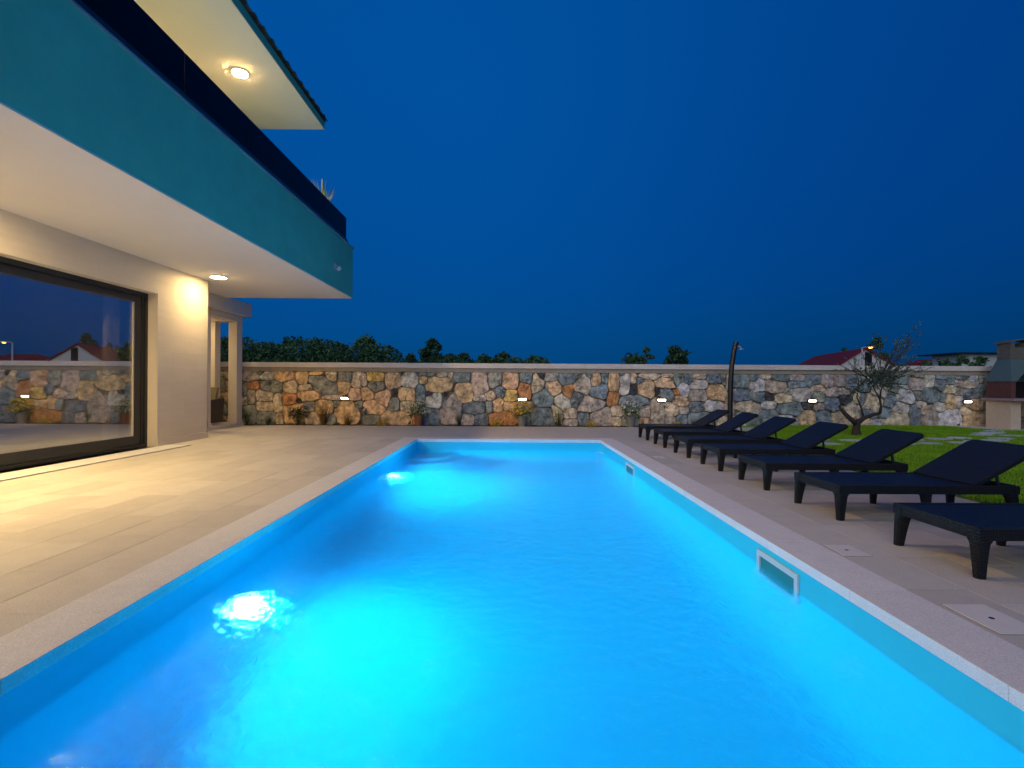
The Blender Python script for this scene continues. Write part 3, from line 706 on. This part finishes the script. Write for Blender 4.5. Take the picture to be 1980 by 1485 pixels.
V[:, 2] = np.stack([gxp+np.cos(la)*lean, gyp+np.sin(la)*lean, gz+h], 1)
tag(bigmesh('grass', V.reshape(-1, 3), np.arange(n*3).reshape(-1, 3), M['grass']), 'short green lawn grass', 'grass', kind='stuff')

# ------------------------------------------------------------------ loungers
def make_resin_weave(nm='woven_resin', col=(.009, .012, .015), sc=48, spec=.35, bd=.008):
    m = mat(nm, col, .5, spec=spec); nt = m.node_tree; L = nt.links; p = nt.nodes['Principled BSDF']
    tc = N(nt, 'ShaderNodeTexCoord'); mp = N(nt, 'ShaderNodeMapping'); mp.inputs['Scale'].default_value = (1, 1, 1); L.new(tc.outputs['Object'], mp.inputs['Vector'])
    v = N(nt, 'ShaderNodeTexVoronoi'); v.inputs['Scale'].default_value = sc; v.inputs['Randomness'].default_value = .15; v.feature = 'DISTANCE_TO_EDGE'; L.new(mp.outputs[0], v.inputs['Vector'])
    r = N(nt, 'ShaderNodeMapRange'); r.inputs[1].default_value = .0; r.inputs[2].default_value = .25; L.new(v.outputs['Distance'], r.inputs[0])
    b = N(nt, 'ShaderNodeBump'); b.inputs['Strength'].default_value = 1; b.inputs['Distance'].default_value = bd; b.invert = True; L.new(r.outputs[0], b.inputs['Height']); L.new(b.outputs[0], p.inputs['Normal'])
    return m
M['weave'] = make_resin_weave()
M['resin2'] = make_resin_weave('resin_sheet', (.006, .009, .017), 70, .3, .004)
def rsq(cx, cy, w, d, z, r=.25):
    k = r*min(w, d); x0, x1, y0, y1 = cx-w/2, cx+w/2, cy-d/2, cy+d/2
    return [(x0+k,y0,z),(x1-k,y0,z),(x1,y0+k,z),(x1,y1-k,z),(x1-k,y1,z),(x0+k,y1,z),(x0,y1-k,z),(x0,y0+k,z)]
LL, LW, LZT = 1.78, .74, .345
def make_lounger():
    root = thing('sun_lounger', (0,0,0), '', 'sun lounger', 'dark resin sun loungers in a row beside the pool')
    f = MB(); ap = .085; th = .035
    f.bbox(0, th, 0, LW, LZT-ap, LZT, .006); f.bbox(LL-th, LL, 0, LW, LZT-ap, LZT, .006)
    f.bbox(th, LL-th, 0, th, LZT-ap, LZT, .004); f.bbox(th, LL-th, LW-th, LW, LZT-ap, LZT, .004)
    f.build('frame', M['weave'], root)
    s_ = MB(); s_.box(th, 1.33, th, LW-th, LZT-.03, LZT-.006)
    s_.build('seat', M['resin2'], root)
    for x, k in ((.06, 0), (.88, 1), (LL-.06, 0)):
        for y in (.055, LW-.055):
            g = MB(); top = LZT-.01 if not k else LZT-ap+.005
            sy = 1 if y > .3 else -1; sx = 0 if k else (-1 if x < .5 else 1)
            rings = []
            for z, w in ((top, .13), (LZT-ap-.006, .128), (LZT-ap-.022, .108), (LZT-ap-.045, .100), (.10, .080), (.0, .066)):
                w2 = w*(.85 if k else 1); off = (.128-w2)/2
                rings.append(rsq(x + sx*off*.9, y + sy*off*.9, w2, w2*.85, z))
            g.loft(list(reversed(rings))); g.build('leg', M['weave'], root, smooth=40)
    # backrest: hinge near x=1.35, raised
    ang = R(29.5); hx, hz = 1.335, LZT+.0; ln = .76
    def P(t, y, o): return (hx + t*math.cos(ang) - o*math.sin(ang), y, hz + t*math.sin(ang) + o*math.cos(ang))
    b = MB(); outline = [(0, .012), (ln-.06, .012), (ln-.015, .03), (ln, .075), (ln, LW-.075), (ln-.015, LW-.03), (ln-.06, LW-.012), (0, LW-.012)]
    b.loft([[P(t, y, -.03) for t, y in outline], [P(t, y, .004) for t, y in outline], [P(t*.985+.005, y*.98+.0074, .012) for t, y in outline]])
    b.build('backrest', M['resin2'], root)
    # folding prop with two arms and cross bar
    pr_ = MB()
    for y in (.13, LW-.13):
        pr_.tube([P(.36, y, -.03), (hx+.36, y, LZT-.055)], .016, 6)
    pr_.tube([(hx+.36, .13, LZT-.055), (hx+.36, LW-.13, LZT-.055)], .016, 6)
    pr_.build('prop', M['resin'], root)
    r2 = MB(); 
    for i in range(4): r2.box(1.37+i*.07, 1.39+i*.07, .1, .14, LZT-.07, LZT-.03); r2.box(1.37+i*.07, 1.39+i*.07, LW-.14, LW-.1, LZT-.07, LZT-.03)
    r2.box(1.34, LL-.03, .085, .10, LZT-.08, LZT-.03); r2.box(1.34, LL-.03, LW-.10, LW-.085, LZT-.08, LZT-.03)
    r2.build('notched_rail', M['resin'], root)
    return root
L0 = make_lounger()
nth = ['nearest lounger, cut off by the right edge of the picture', 'second nearest lounger, its whole frame in view before the lawn', 'third lounger counted from the camera', 'middle lounger of the row of seven', 'third lounger counted from the stone wall', 'second lounger counted from the stone wall', 'farthest lounger, closest to the stone wall and shower']
spots = [(3.19, 3.28), (3.21, 4.70), (3.21, 6.05), (3.22, 7.40), (3.23, 8.75), (3.25, 10.16), (3.28, 11.55)]
for i, (x, y) in enumerate(spots):
    o = L0 if i == 0 else clone(L0)
    o.location = (x, y, .001); o.rotation_euler = (0, 0, R(random.uniform(-.5, .5))); o['label'] = nth[i]

# ------------------------------------------------------------------ shower
p0 = px(1412, 745, 14.3); sx = p0.x
sh = thing('solar_shower', (sx, 14.3, .065), 'tall black curved garden shower standing before the stone wall', 'garden shower')
pts = [(sx, 14.3, .07), (sx, 14.3, .8), (sx+.01, 14.3, 1.4), (sx+.04, 14.3, 1.9), (sx+.10, 14.3, 2.3), (sx+.15, 14.3, 2.55)]
MB().tube(pts, [.075, .075, .074, .072, .07, .07], 14).build('pole', M['black'], sh, smooth=40)
MB().bbox(sx-.14, sx+.14, 14.16, 14.44, .065, .085, .004).build('base_plate', M['black'], sh)
MB().tube([(sx+.15, 14.3, 2.54), (sx+.17, 14.3, 2.62)], [.08, .075], 14).build('cap', M['black'], sh)
hd = MB(); hd.tube([(sx+.2, 14.27, 2.50), (sx+.28, 14.25, 2.46), (sx+.30, 14.25, 2.42)], .014, 8); hd.lathe([(.02, 0), (.07, -.02), (.07, -.03)], (sx+.3, 14.25, 2.42), 14)
hd.build('shower_head', M['galv'], sh)
vh = MB(); vh.tube([(sx+.06, 14.23, 1.2), (sx+.10, 14.2, 1.19)], .018, 8); vh.tube([(sx+.10, 14.2, 1.25), (sx+.12, 14.19, 1.13)], .012, 8); vh.build('tap', M['galv'], sh)

# ------------------------------------------------------------------ barbecue
bq = thing('stone_barbecue', (15.3, 14.5, .1), 'masonry garden barbecue with grey-green hood and chimney at the right', 'barbecue')
bz = .09
tag(MB().box(13.85, 18, 13.75, 15.45, -.13, bz).build('barbecue_slab', M['plaster']), kind='structure')
X0, X1, Y0, Y1 = 14.70, 16.1, 14.17, 14.92
MB().bbox(X0, X0+.3, Y0, Y0+.38, bz, .92, .006).build('leg', M['bbqleg'], bq); MB().bbox(X0, X0+.3, Y0+.384, Y1, bz, .92, .006).build('leg', M['bbqleg'], bq)
MB().bbox(X1-.3, X1, Y0, Y1, bz, .92, .006).build('leg', M['bbqleg'], bq)
MB().bbox(X0+.3, X1-.3, Y0+.05, Y1, .36, .43, .005).build('log_shelf', M['bbqneck'], bq)
MB().bbox(X0-.12, X1+.12, Y0-.22, Y1+.03, .921, 1.0, .008).build('table', M['bbqtable'], bq)
mb = MB(); mb.bbox(X0, X0+.14, Y0, Y0+.36, 1.001, 1.5, .005); mb.bbox(X0, X0+.14, Y0+.365, Y1, 1.001, 1.5, .005); mb.build('firebox_side', M['bbqbrick'], bq)
MB().bbox(X1-.14, X1, Y0, Y1, 1.001, 1.5, .005).build('firebox_side', M['bbqbrick'], bq)
MB().box(X0+.14, X1-.14, Y1-.06, Y1, 1.001, 1.5).build('firebox_back', M['dark'], bq)
# hood with arched front lip
zc, zt_ = 1.5, 2.17; c0, c1, d0, d1 = 14.97, 15.83, 14.45, 14.86
hb = MB()
hb.add([(X0-.02,Y0-.02,zc),(X0-.02,Y1+.01,zc),(X1+.02,Y1+.01,zc),(X1+.02,Y0-.02,zc),(c0,d0,zt_),(c0,d1,zt_),(c1,d1,zt_),(c1,d0,zt_)], [(1,0,4,5),(2,1,5,6),(3,2,6,7),(4,7,6,5)])
n = 16; base = []
for i in range(n+1):
    t = i/n; x = X0+.16 + (X1-X0-.32)*t; base.append((x, Y0-.02+.28*(.30*math.sin(math.pi*t))/.67, zc+.30*math.sin(math.pi*t)))
tops = [(c0+(c1-c0)*i/n, d0, zt_) for i in range(n+1)]
for i in range(n): hb.add([base[i], base[i+1], tops[i+1], tops[i]], [(0,1,2,3)])
hb.add([(X0-.02,Y0-.02,zc), base[0], tops[0]], [(0,1,2)]); hb.add([base[-1], (X1+.02,Y0-.02,zc), tops[-1]], [(0,1,2)])
hb.build('hood', M['bbqhood'], bq)
nk = MB(); nk.bbox(c0, c1, d0, d1, zt_+.001, 2.52, .006)
for x in (c0, c0+.40, c1-.08): nk.box(x, x+.08, d0, d1, 2.521, 2.66)
nk.box(c0+.08, c0+.13, d0, d1, 2.521, 2.66)
neck = nk.build('chimney', M['bbqneck'], bq)
cp = MB(); arc = [(c0-.06+(c1-c0+.12)*i/12, .08*math.sin(math.pi*i/12)) for i in range(13)]
cp.loft([[(x, d0-.05, 2.661+z) for x, z in arc]+[(x, d0-.05, 2.70+z) for x, z in reversed(arc)], [(x, d1+.05, 2.661+z) for x, z in arc]+[(x, d1+.05, 2.70+z) for x, z in reversed(arc)]])
cp.build('chimney_cap', M['bbqneck'], neck)

# ------------------------------------------------------------------ plants along the wall
def leafball(b, c, r, n, size, mi, seed, flat=.8, shell=.5):
    q = random.Random(seed)
    for i in range(n):
        while True:
            d = Vector((q.uniform(-1, 1), q.uniform(-1, 1), q.uniform(-1, 1)))
            if shell < d.length < 1: break
        p = Vector((c[0]+d.x*r, c[1]+d.y*r*.8, c[2]+d.z*r*flat)); u = Vector((q.gauss(0, 1), q.gauss(0, 1), q.gauss(0, 1))).normalized(); v = u.orthogonal().normalized()
        s_ = size*q.uniform(.6, 1.3); w = u.cross(v)
        b.add([p-v*s_, p-w*s_*.45, p+v*s_, p+w*s_*.45], [(0,1,2,3)], mi)
    return b
def plantpos(u): return (u-985)*15.32/F
def tuft(name, u, h, spread, n, mats, label, cat, seed, w=.008, droop=.5, y=15.32):
    x = plantpos(u); t = thing(name, (x, y, -.03), label, cat)
    blades(n, (x, y, -.03), h, spread, w, mats, seed, droop).build('foliage', mats, t)
    return t
tuft('grass_tuft', 478, .62, .18, 40, [M['green'], M['darkgreen']], 'green grass tuft beside the porch column at the wall foot', 'grass tuft', 1, .012)
tuft('grass_tuft', 519, .34, .20, 46, [M['green'], M['darkgreen']], 'low green tuft at the wall foot near the porch', 'grass tuft', 2, .014)
t = thing('dark_shrub', (plantpos(577), 15.3, -.03), 'dark low shrub with spreading twigs at the wall foot', 'shrub')
x = plantpos(577); b = MB()
leafball(b, (x-.12, 15.28, .38), .22, 320, .03, 0, 5, .8, 0); leafball(b, (x+.16, 15.28, .42), .24, 340, .03, 0, 6, .9, 0); leafball(b, (x+.02, 15.26, .2), .16, 120, .025, 1, 7, 1, 0)
b.build('foliage', [M['darkgreen'], M['green']], t); blades(40, (x, 15.3, -.03), .5, .35, .012, [0], 8, .2).build('stems', [M['bark']], t)
t = tuft('rusty_shrub', 626, .95, .55, 190, [M['rust'], M['rust'], M['green']], 'tall rusty red wispy grass against the wall', 'ornamental grass', 9, .010, .3)
t = tuft('rusty_shrub', 674, .48, .42, 170, [M['rust'], M['rust'], M['green']], 'low rusty red grass cushion under the first brick light', 'ornamental grass', 10, .010, .3)
def marigold(u, label, seed):
    x = plantpos(u); t = thing('yellow_flower_plant', (x, 15.24, -.03), label, 'flowers'); b = MB()
    leafball(b, (x, 15.22, .06), .22, 110, .028, 1, seed, .6, 0); leafball(b, (x, 15.18, .10), .2, 120, .026, 0, seed+1, .5, .3); b.build('blooms', [M['yellow'], M['green']], t)['kind'] = 'stuff'
marigold(741, 'small yellow flower clump at the wall foot left of the white blooms', 20)
marigold(960, 'yellow flowers at the wall foot left of the potted chrysanthemum', 22)
marigold(1143, 'yellow flower clump at the wall foot behind the pool corner', 24)
marigold(1312, 'yellow green flower clump behind the farthest lounger', 26)
def mum(u, zc_, r, petal, pot, label, seed, nf=150):
    x = plantpos(u); t = thing('potted_chrysanthemum', (x, 15.25, -.03), label, 'potted flowers', 'potted chrysanthemums along the wall')
    MB().lathe([(.10, 0), (.16, zc_-r*.45+.03), (.165, zc_-r*.45+.03), (.13, zc_-r*.45+.02)], (x, 15.25, -.03), 16).build('pot', pot, t, smooth=30)
    b = MB(); leafball(b, (x, 15.22, zc_), r, 420, .028, 0, seed, .78, .2); b.build('leaves', [M['green'], ], t)
    q = random.Random(seed+50); f = MB()
    for i in range(nf):
        a = q.uniform(0, 6.283); ph = q.uniform(.05, 1)**.8*math.pi*.62; d = Vector((math.sin(ph)*math.cos(a), math.sin(ph)*math.sin(a), math.cos(ph)))
        p = Vector((x, 15.22, zc_)) + Vector((d.x*r*1.05, d.y*r*.86, d.z*r*.84)); u_ = d.orthogonal().normalized(); v_ = d.cross(u_); s_ = q.uniform(.016, .028)
        f.add([tuple(p+(u_*math.cos(k*math.pi/3)+v_*math.sin(k*math.pi/3))*s_) for k in range(6)]+[tuple(p+d*.014)], [(k, (k+1) % 6, 6) for k in range(6)])
    f.build('blooms', [petal], t)['kind'] = 'stuff'
mum(811, .52, .36, M['cream'], M['terracotta'], 'white flowering chrysanthemum in a brown pot before the wall', 30)
mum(1010, .50, .37, M['yellow'], M['greypot'], 'yellow flowering chrysanthemum glowing under a brick light', 40, 190)
mum(1219, .52, .37, M['cream'], M['greypot'], 'white flowering chrysanthemum in a grey pot left of the loungers', 60)
tuft('grass_tuft', 887, .62, .2, 46, [M['green'], M['darkgreen']], 'dark green tuft right of the white chrysanthemum', 'grass tuft', 12, .012)
tuft('wispy_grass', 1080, .75, .42, 80, [M['darkgreen'], M['rust'], M['green']], 'wispy brown green grass right of the yellow chrysanthemum', 'ornamental grass', 13, .008, .6)
tuft('grass_tuft', 1243, .5, .12, 24, [M['rust'], M['green']], 'thin rusty tuft right of the grey pot', 'grass tuft', 14, .008)

# ------------------------------------------------------------------ olive tree
ot = thing('olive_tree', (8.98, 12.5, .07), 'gnarled olive tree with sparse leaves standing on the lawn before the wall', 'tree')
def O(x, y, dY=0.0):
    p = px(1580+x/4.95, 600+y/4.95, 12.5+dY); return p
tr = MB()
tr.tube([O(378, 1215), O(372, 1150), O(380, 1085), O(372, 1050)], [.13, .09, .085, .075], 10)
tr.build('trunk', M['bark'], ot, smooth=True)
limbs = [([(365,1080),(310,1030),(262,985),(212,925)], [.09,.075,.07,.045], -.1), ([(380,1080),(450,1030),(530,1000),(600,985)], [.09,.075,.065,.055], .05),
         ([(600,985),(612,920),(600,850),(610,770),(640,690)], [.05,.035,.03,.025,.02], .05), ([(440,1030),(430,960),(405,890),(380,830),(400,740)], [.04,.03,.025,.02,.015], .2),
         ([(212,925),(240,880),(300,820),(350,760)], [.04,.025,.018,.012], -.1), ([(600,850),(560,780),(520,700),(470,640)], [.025,.02,.016,.012], -.1)]
for pts_, rad_, dY in limbs:
    b = MB(); b.tube([O(x, y, dY) for x, y in pts_], [r_*.75 for r_ in rad_], 8); b.build('limb', M['bark'], ot, smooth=True)
tw = MB(); lv = MB(); q = random.Random(77)
def leaf(p, d, s_):
    u = (d + Vector((q.gauss(0,.5), q.gauss(0,.5), q.gauss(0,.5)))).normalized(); v = u.orthogonal().normalized(); v = (Matrix.Rotation(q.random()*6.28, 3, u) @ v)
    lv.add([p, p+u*s_*.5+v*s_*.16, p+u*s_, p+u*s_*.5-v*s_*.16], [(0,1,2,3)])
def twig(a, b, r0=.008, dens=1.1, s_=.065):
    n = 8; pts_ = []; mid = (a+b)/2 + Vector((q.uniform(-.08,.08), q.uniform(-.1,.1), q.uniform(-.03,.06)))
    for i in range(n+1):
        t = i/n; pts_.append(a*(1-t)**2+mid*2*t*(1-t)+b*t*t)
    tw.tube(pts_, [r0*(1-.75*i/n) for i in range(n+1)], 4)
    for i in range(int(26*dens)):
        t = q.uniform(.15, 1); k = min(n-1, int(t*n)); p = pts_[k].lerp(pts_[k+1], t*n-k); leaf(p, (pts_[k+1]-pts_[k]).normalized(), s_*q.uniform(.6, 1.2))
src = [O(640,690,.05), O(600,760,.05), O(520,700,-.1), O(400,740,.2), O(610,640,.05), O(470,640,-.1)]
tips = [(1020,195),(960,260),(905,205),(900,300),(840,280),(770,330),(730,360),(660,240),(600,330),(850,420),(700,420),(560,420),(470,470),(340,540),(260,555),(300,500),(980,540),(1030,570),(900,560),(820,520),(950,450)]
for x, y in tips:
    b = O(x, y, q.uniform(-.5, .5)); a = min(src, key=lambda s_: (s_-b).length)
    twig(a.copy(), b, .012, 1.1)
    for k in range(3):
        t = q.uniform(.35, .85); m_ = a.lerp(b, t); twig(m_, m_ + (b-a).normalized()*.25 + Vector((q.uniform(-.3,.3), q.uniform(-.25,.25), q.uniform(-.05,.28))), .005, .7)
for k in range(125):
    a = q.choice(src); c = O(q.gauss(620, 105), q.gauss(655, 75), q.gauss(0, .35)); twig(a.lerp(c, .5), c, .006, 1.1)
for k in range(16):
    c = O(q.gauss(350, 60), q.gauss(780, 50), q.gauss(0, .25)); twig(O(350,760,-.1), c, .005, .6)
tw.build('twigs', M['bark'], ot); lv.build('foliage', M['olive'], ot)

# ------------------------------------------------------------------ background trees
def tree(u, vtop, hw, D, label, seed, mats, trunk=True, vbot=735, group='dark trees beyond the wall', name='background_tree', cat='tree', size=.16, dens=1.0, lobes=22):
    g = np.random.default_rng(seed); P0 = px(u, vtop, D); w = hw*D/F; ztop = P0.z
    zb = 0.0 if trunk is False else max(.3, ztop*.28); H = ztop-zb
    t = thing(name, (P0.x, D, -.14), label, cat, group)
    Vs = []; cnt = int(4200*dens)
    lob = []
    for i in range(lobes):
        f = g.random(); zz = zb + H*(.05+.78*f); rr_ = w*(.75 if f < .6 else .5)*(.6+.5*g.random())
        lob.append((P0.x + g.uniform(-1, 1)*w*.85*(1.1-f*.5), D+g.normal()*w*.3, min(zz, ztop-rr_*.62), rr_*.62))
    lob.append((P0.x, D, ztop-w*.35, w*.38))
    vol = np.array([l_[3]**2 for l_ in lob]); vol /= vol.sum(); ids = g.choice(len(lob), cnt, p=vol); Lb = np.array(lob)[ids]
    d = g.normal(size=(cnt, 3)); d /= np.linalg.norm(d, axis=1, keepdims=True); rad = (g.random((cnt, 1))**.45)*(1+.2*g.normal(size=(cnt, 1)))
    c = Lb[:, :3] + d*rad*Lb[:, 3:4]*np.array([1, 1, .85])
    c = c[c[:, 2] > zb*.6]; cnt = len(c)
    u_ = g.normal(size=(cnt, 3)); u_ /= np.linalg.norm(u_, axis=1, keepdims=True); v_ = np.cross(u_, g.normal(size=(cnt, 3))); v_ /= np.linalg.norm(v_, axis=1, keepdims=True)
    s_ = size*g.uniform(.5, 1.3, (cnt, 1)); V = np.stack([c-u_*s_, c-v_*s_*.5, c+u_*s_, c+v_*s_*.5], 1).reshape(-1, 3)
    bigmesh('crown', V, np.arange(cnt*4).reshape(-1, 4), mats, (g.random(cnt) > .5).astype(int)*(len(mats)-1), t)
    b = MB(); b.tube([(P0.x, D, -.14), (P0.x+.05*w, D, zb+.2*H), (P0.x, D, zb+.55*H)], [.07*w+.08, .05*w+.05, .03], 7)
    for k in range(4):
        l_ = lob[k]; b.tube([(P0.x, D, zb*.8), ((P0.x+l_[0])/2, D, (zb+l_[2])/2), l_[:3]], [.05*w+.02, .03*w+.015, .02], 5)
    b.build('trunk', M['bark'], t)
DK = [M['leafdark'], M['leafmid']]; DD = [M['leafdark']]
for i, (u, v, hw, D, lab) in enumerate([
  (440, 652, 34, 34, 'dark leafy tree seen between the porch columns'), (492, 672, 34, 33, 'lower tree just right of the porch beam end'), (520, 662, 30, 36, 'dark leafy tree, second clump right of the porch'),
  (562, 651, 42, 35, 'broad dark tree left of centre of the left tree belt'), (612, 655, 38, 37, 'round topped tree in the middle of the left tree belt'),
  (660, 663, 38, 35, 'slightly lower tree right in the left tree belt'), (708, 649, 38, 36, 'tallest tree at the right end of the left tree belt'), (742, 680, 20, 35, 'small sloping tree ending the left tree belt'),
  (795, 684, 20, 40, 'small dark tree left of the solitary round tree'), (836, 655, 30, 42, 'solitary round dark tree left of the picture centre'), (868, 684, 24, 42, 'low dark tree right of the solitary round tree'),
  (897, 681, 26, 42, 'small tree above the wall with pointed top'), (935, 684, 26, 42, 'low tree near the middle of the wall'), (975, 679, 30, 43, 'taller tree in the low middle group'), (1035, 686, 28, 43, 'last low tree of the middle group, fading to the right')]):
    tree(u, v, hw, D, lab, 100+i, DK if i != 9 else DD, dens=1.5 if hw > 28 else .9, size=.17)
tree(1222, 682, 38, 30, 'bushy green tree left of the round dark tree', 131, DK, dens=1.2, size=.13)
tree(1250, 671, 16, 30, 'pointed green branch top beside the round dark tree', 134, DK, dens=.5, size=.13)
tree(1305, 667, 34, 34, 'round dark tree standing alone left of the shower', 132, DD, dens=1.3, size=.14)
tree(1694, 652, 20, 128, 'dark tree behind the gable of the red roofed house', 133, DD, dens=.8, size=.4)
tree(1633, 673, 9, 110, 'tiny tree top above the red roof ridge', 135, DD, dens=.3, size=.4)
for i, (u, v, hw, lab) in enumerate([(1790, 697, 26, 'low bush above the wall right of the olive tree'), (1825, 694, 26, 'dark bush above the wall below the small red roof'), (1862, 687, 26, 'dark bush above the wall left of the barbecue'), (1897, 687, 26, 'pale flecked bush above the wall touching the chimney')]):
    tree(u, v, hw, 24, lab, 150+i, DK, dens=.9, size=.09, trunk=False, group='bushes above the wall', name='background_bush', cat='bush')
hg = np.random.default_rng(9)
cnt = 26000; c = np.stack([hg.uniform(-20, 3.2, cnt), hg.uniform(31, 34, cnt), hg.random(cnt)*1.0], 1)
c[:, 2] = .6 + c[:, 2]*(3.5 + .25*np.sin(c[:, 0]*1.3)+.2*np.sin(c[:, 0]*3.1+1) - np.clip((c[:, 0]+9.5)/3, 0, 1)*1.2); sw = hg.normal(size=(cnt, 3)); sw /= np.linalg.norm(sw, axis=1, keepdims=True)
s2 = np.cross(sw, hg.normal(size=(cnt, 3))); s2 /= np.linalg.norm(s2, axis=1, keepdims=True); V = np.stack([c-sw*.12, c-s2*.06, c+sw*.12, c+s2*.06], 1).reshape(-1, 3)
tag(bigmesh('undergrowth', V, np.arange(cnt*4).reshape(-1, 4), DK, (hg.random(cnt) > .4).astype(int)), 'dense scrub below the trees beyond the wall', 'undergrowth', kind='stuff')

# ------------------------------------------------------------------ far houses, street lamp
h1 = thing('red_roofed_house', (70, 100, 0), 'white gabled house with dark attic window and long red roof', 'house')
ap = Vector((69.8, 95, 9.1)); re = Vector((74.6, 118, 8.9)); gl = px(1622, 705, 95); gr = px(1728, 701, 95); ez = 5.6
dirn = (re-ap); dirn.z = 0
gl.z = gr.z = ez
mb = MB(); g0, g1 = gl.copy(), gr.copy(); b0, b1 = gl+dirn, gr+dirn
mb.add([(g0.x,g0.y,-.1),(g1.x,g1.y,-.1),tuple(g1),(ap.x,ap.y,ap.z-.35),tuple(g0)], [(0,1,2,3,4)])
mb.add([(g0.x,g0.y,-.1),tuple(g0),tuple(b0),(b0.x,b0.y,-.1)], [(0,1,2,3)]); mb.add([(g1.x,g1.y,-.1),tuple(g1),tuple(b1),(b1.x,b1.y,-.1)], [(0,1,2,3)])
mb.build('wall', M['farwall'], h1)
mb = MB(); ea = gl-Vector((.9,0,.25)); eb = gr+Vector((.9,0,-.25)); fo = -dirn.normalized()*.5; nn = Vector((0,0,.3))
ex = Vector((-4.5, 2, -2.2))
for e_, side in ((ea, -1), (eb, 1)):
    q4 = [ap+fo, e_+fo, e_+dirn, re]
    if side == -1: q4 = [ap+fo, e_+fo, e_+dirn*1.15, re]
    mb.add([tuple(p_) for p_ in q4]+[tuple(p_-nn) for p_ in q4], [(0,1,2,3),(7,6,5,4),(0,4,5,1),(1,5,6,2),(2,6,7,3),(3,7,4,0)])
mb.add([tuple(re), tuple(ea+dirn*1.15), tuple(eb+dirn*1.15)], [(0,1,2)])
mb.build('roof', M['redroof'], h1)
wc = px(1679, 745, 94.9); MB().box(wc.x-.65, wc.x+.65, 94.85, 95.1, 5.2, 8.2).build('window', M['dark'], h1)
h2 = thing('red_roofed_house', (103, 118, 0), 'small distant red roof peeking over the bushes right of the olive', 'house')
z2 = 8.3; mb = MB(); mb.add([(97,112,5.6),(112,112,5.6),(112,126,5.6),(97,126,5.6),(101,119,z2),(108,119,z2)], [(0,1,5,4),(1,2,5),(2,3,4,5),(3,0,4),(3,2,1,0)]); mb.build('roof', M['redroof'], h2)
MB().box(98, 111, 113, 125, -.1, 5.58).build('wall', M['farwall'], h2)
h3 = thing('flat_roofed_building', (58, 60, 0), 'low building with thin dark flat roof left of the barbecue chimney', 'building')
a_ = px(1853, 681, 58); MB().bbox(a_.x, a_.x+7, 58, 64, a_.z-.15, a_.z, .03).build('roof', M['black'], h3)
MB().box(a_.x+1.2, a_.x+6.5, 58.8, 63, -.1, a_.z-.16).build('wall', mat('pale_blue_render', (.45, .5, .5), .8), h3)
l0 = px(1667, 672, 50); lp = thing('street_lamp', (l0.x, 50, -.14), 'glowing orange street lamp on a white pole before the gable', 'street lamp')
MB().tube([(l0.x, 50, -.14), (l0.x, 50, l0.z)], [.10, .07], 10).build('pole', M['galv'], lp)
MB().tube([(l0.x, 50, l0.z-.03), (l0.x+.35, 50, l0.z+.05), (l0.x+.6, 50, l0.z+.05)], .035, 6).build('arm', M['galv'], lp)
MB().bbox(l0.x+.55, l0.x+1.15, 49.85, 50.15, l0.z+.04, l0.z+.14, .03).build('lamp_head', M['galv'], lp)
MB().lathe([(.10, .03), (.17, -.03), (.12, -.09), (.03, -.12)], (l0.x+.87, 50, l0.z+.03), 12).build('lamp_glass', M['street'], lp)
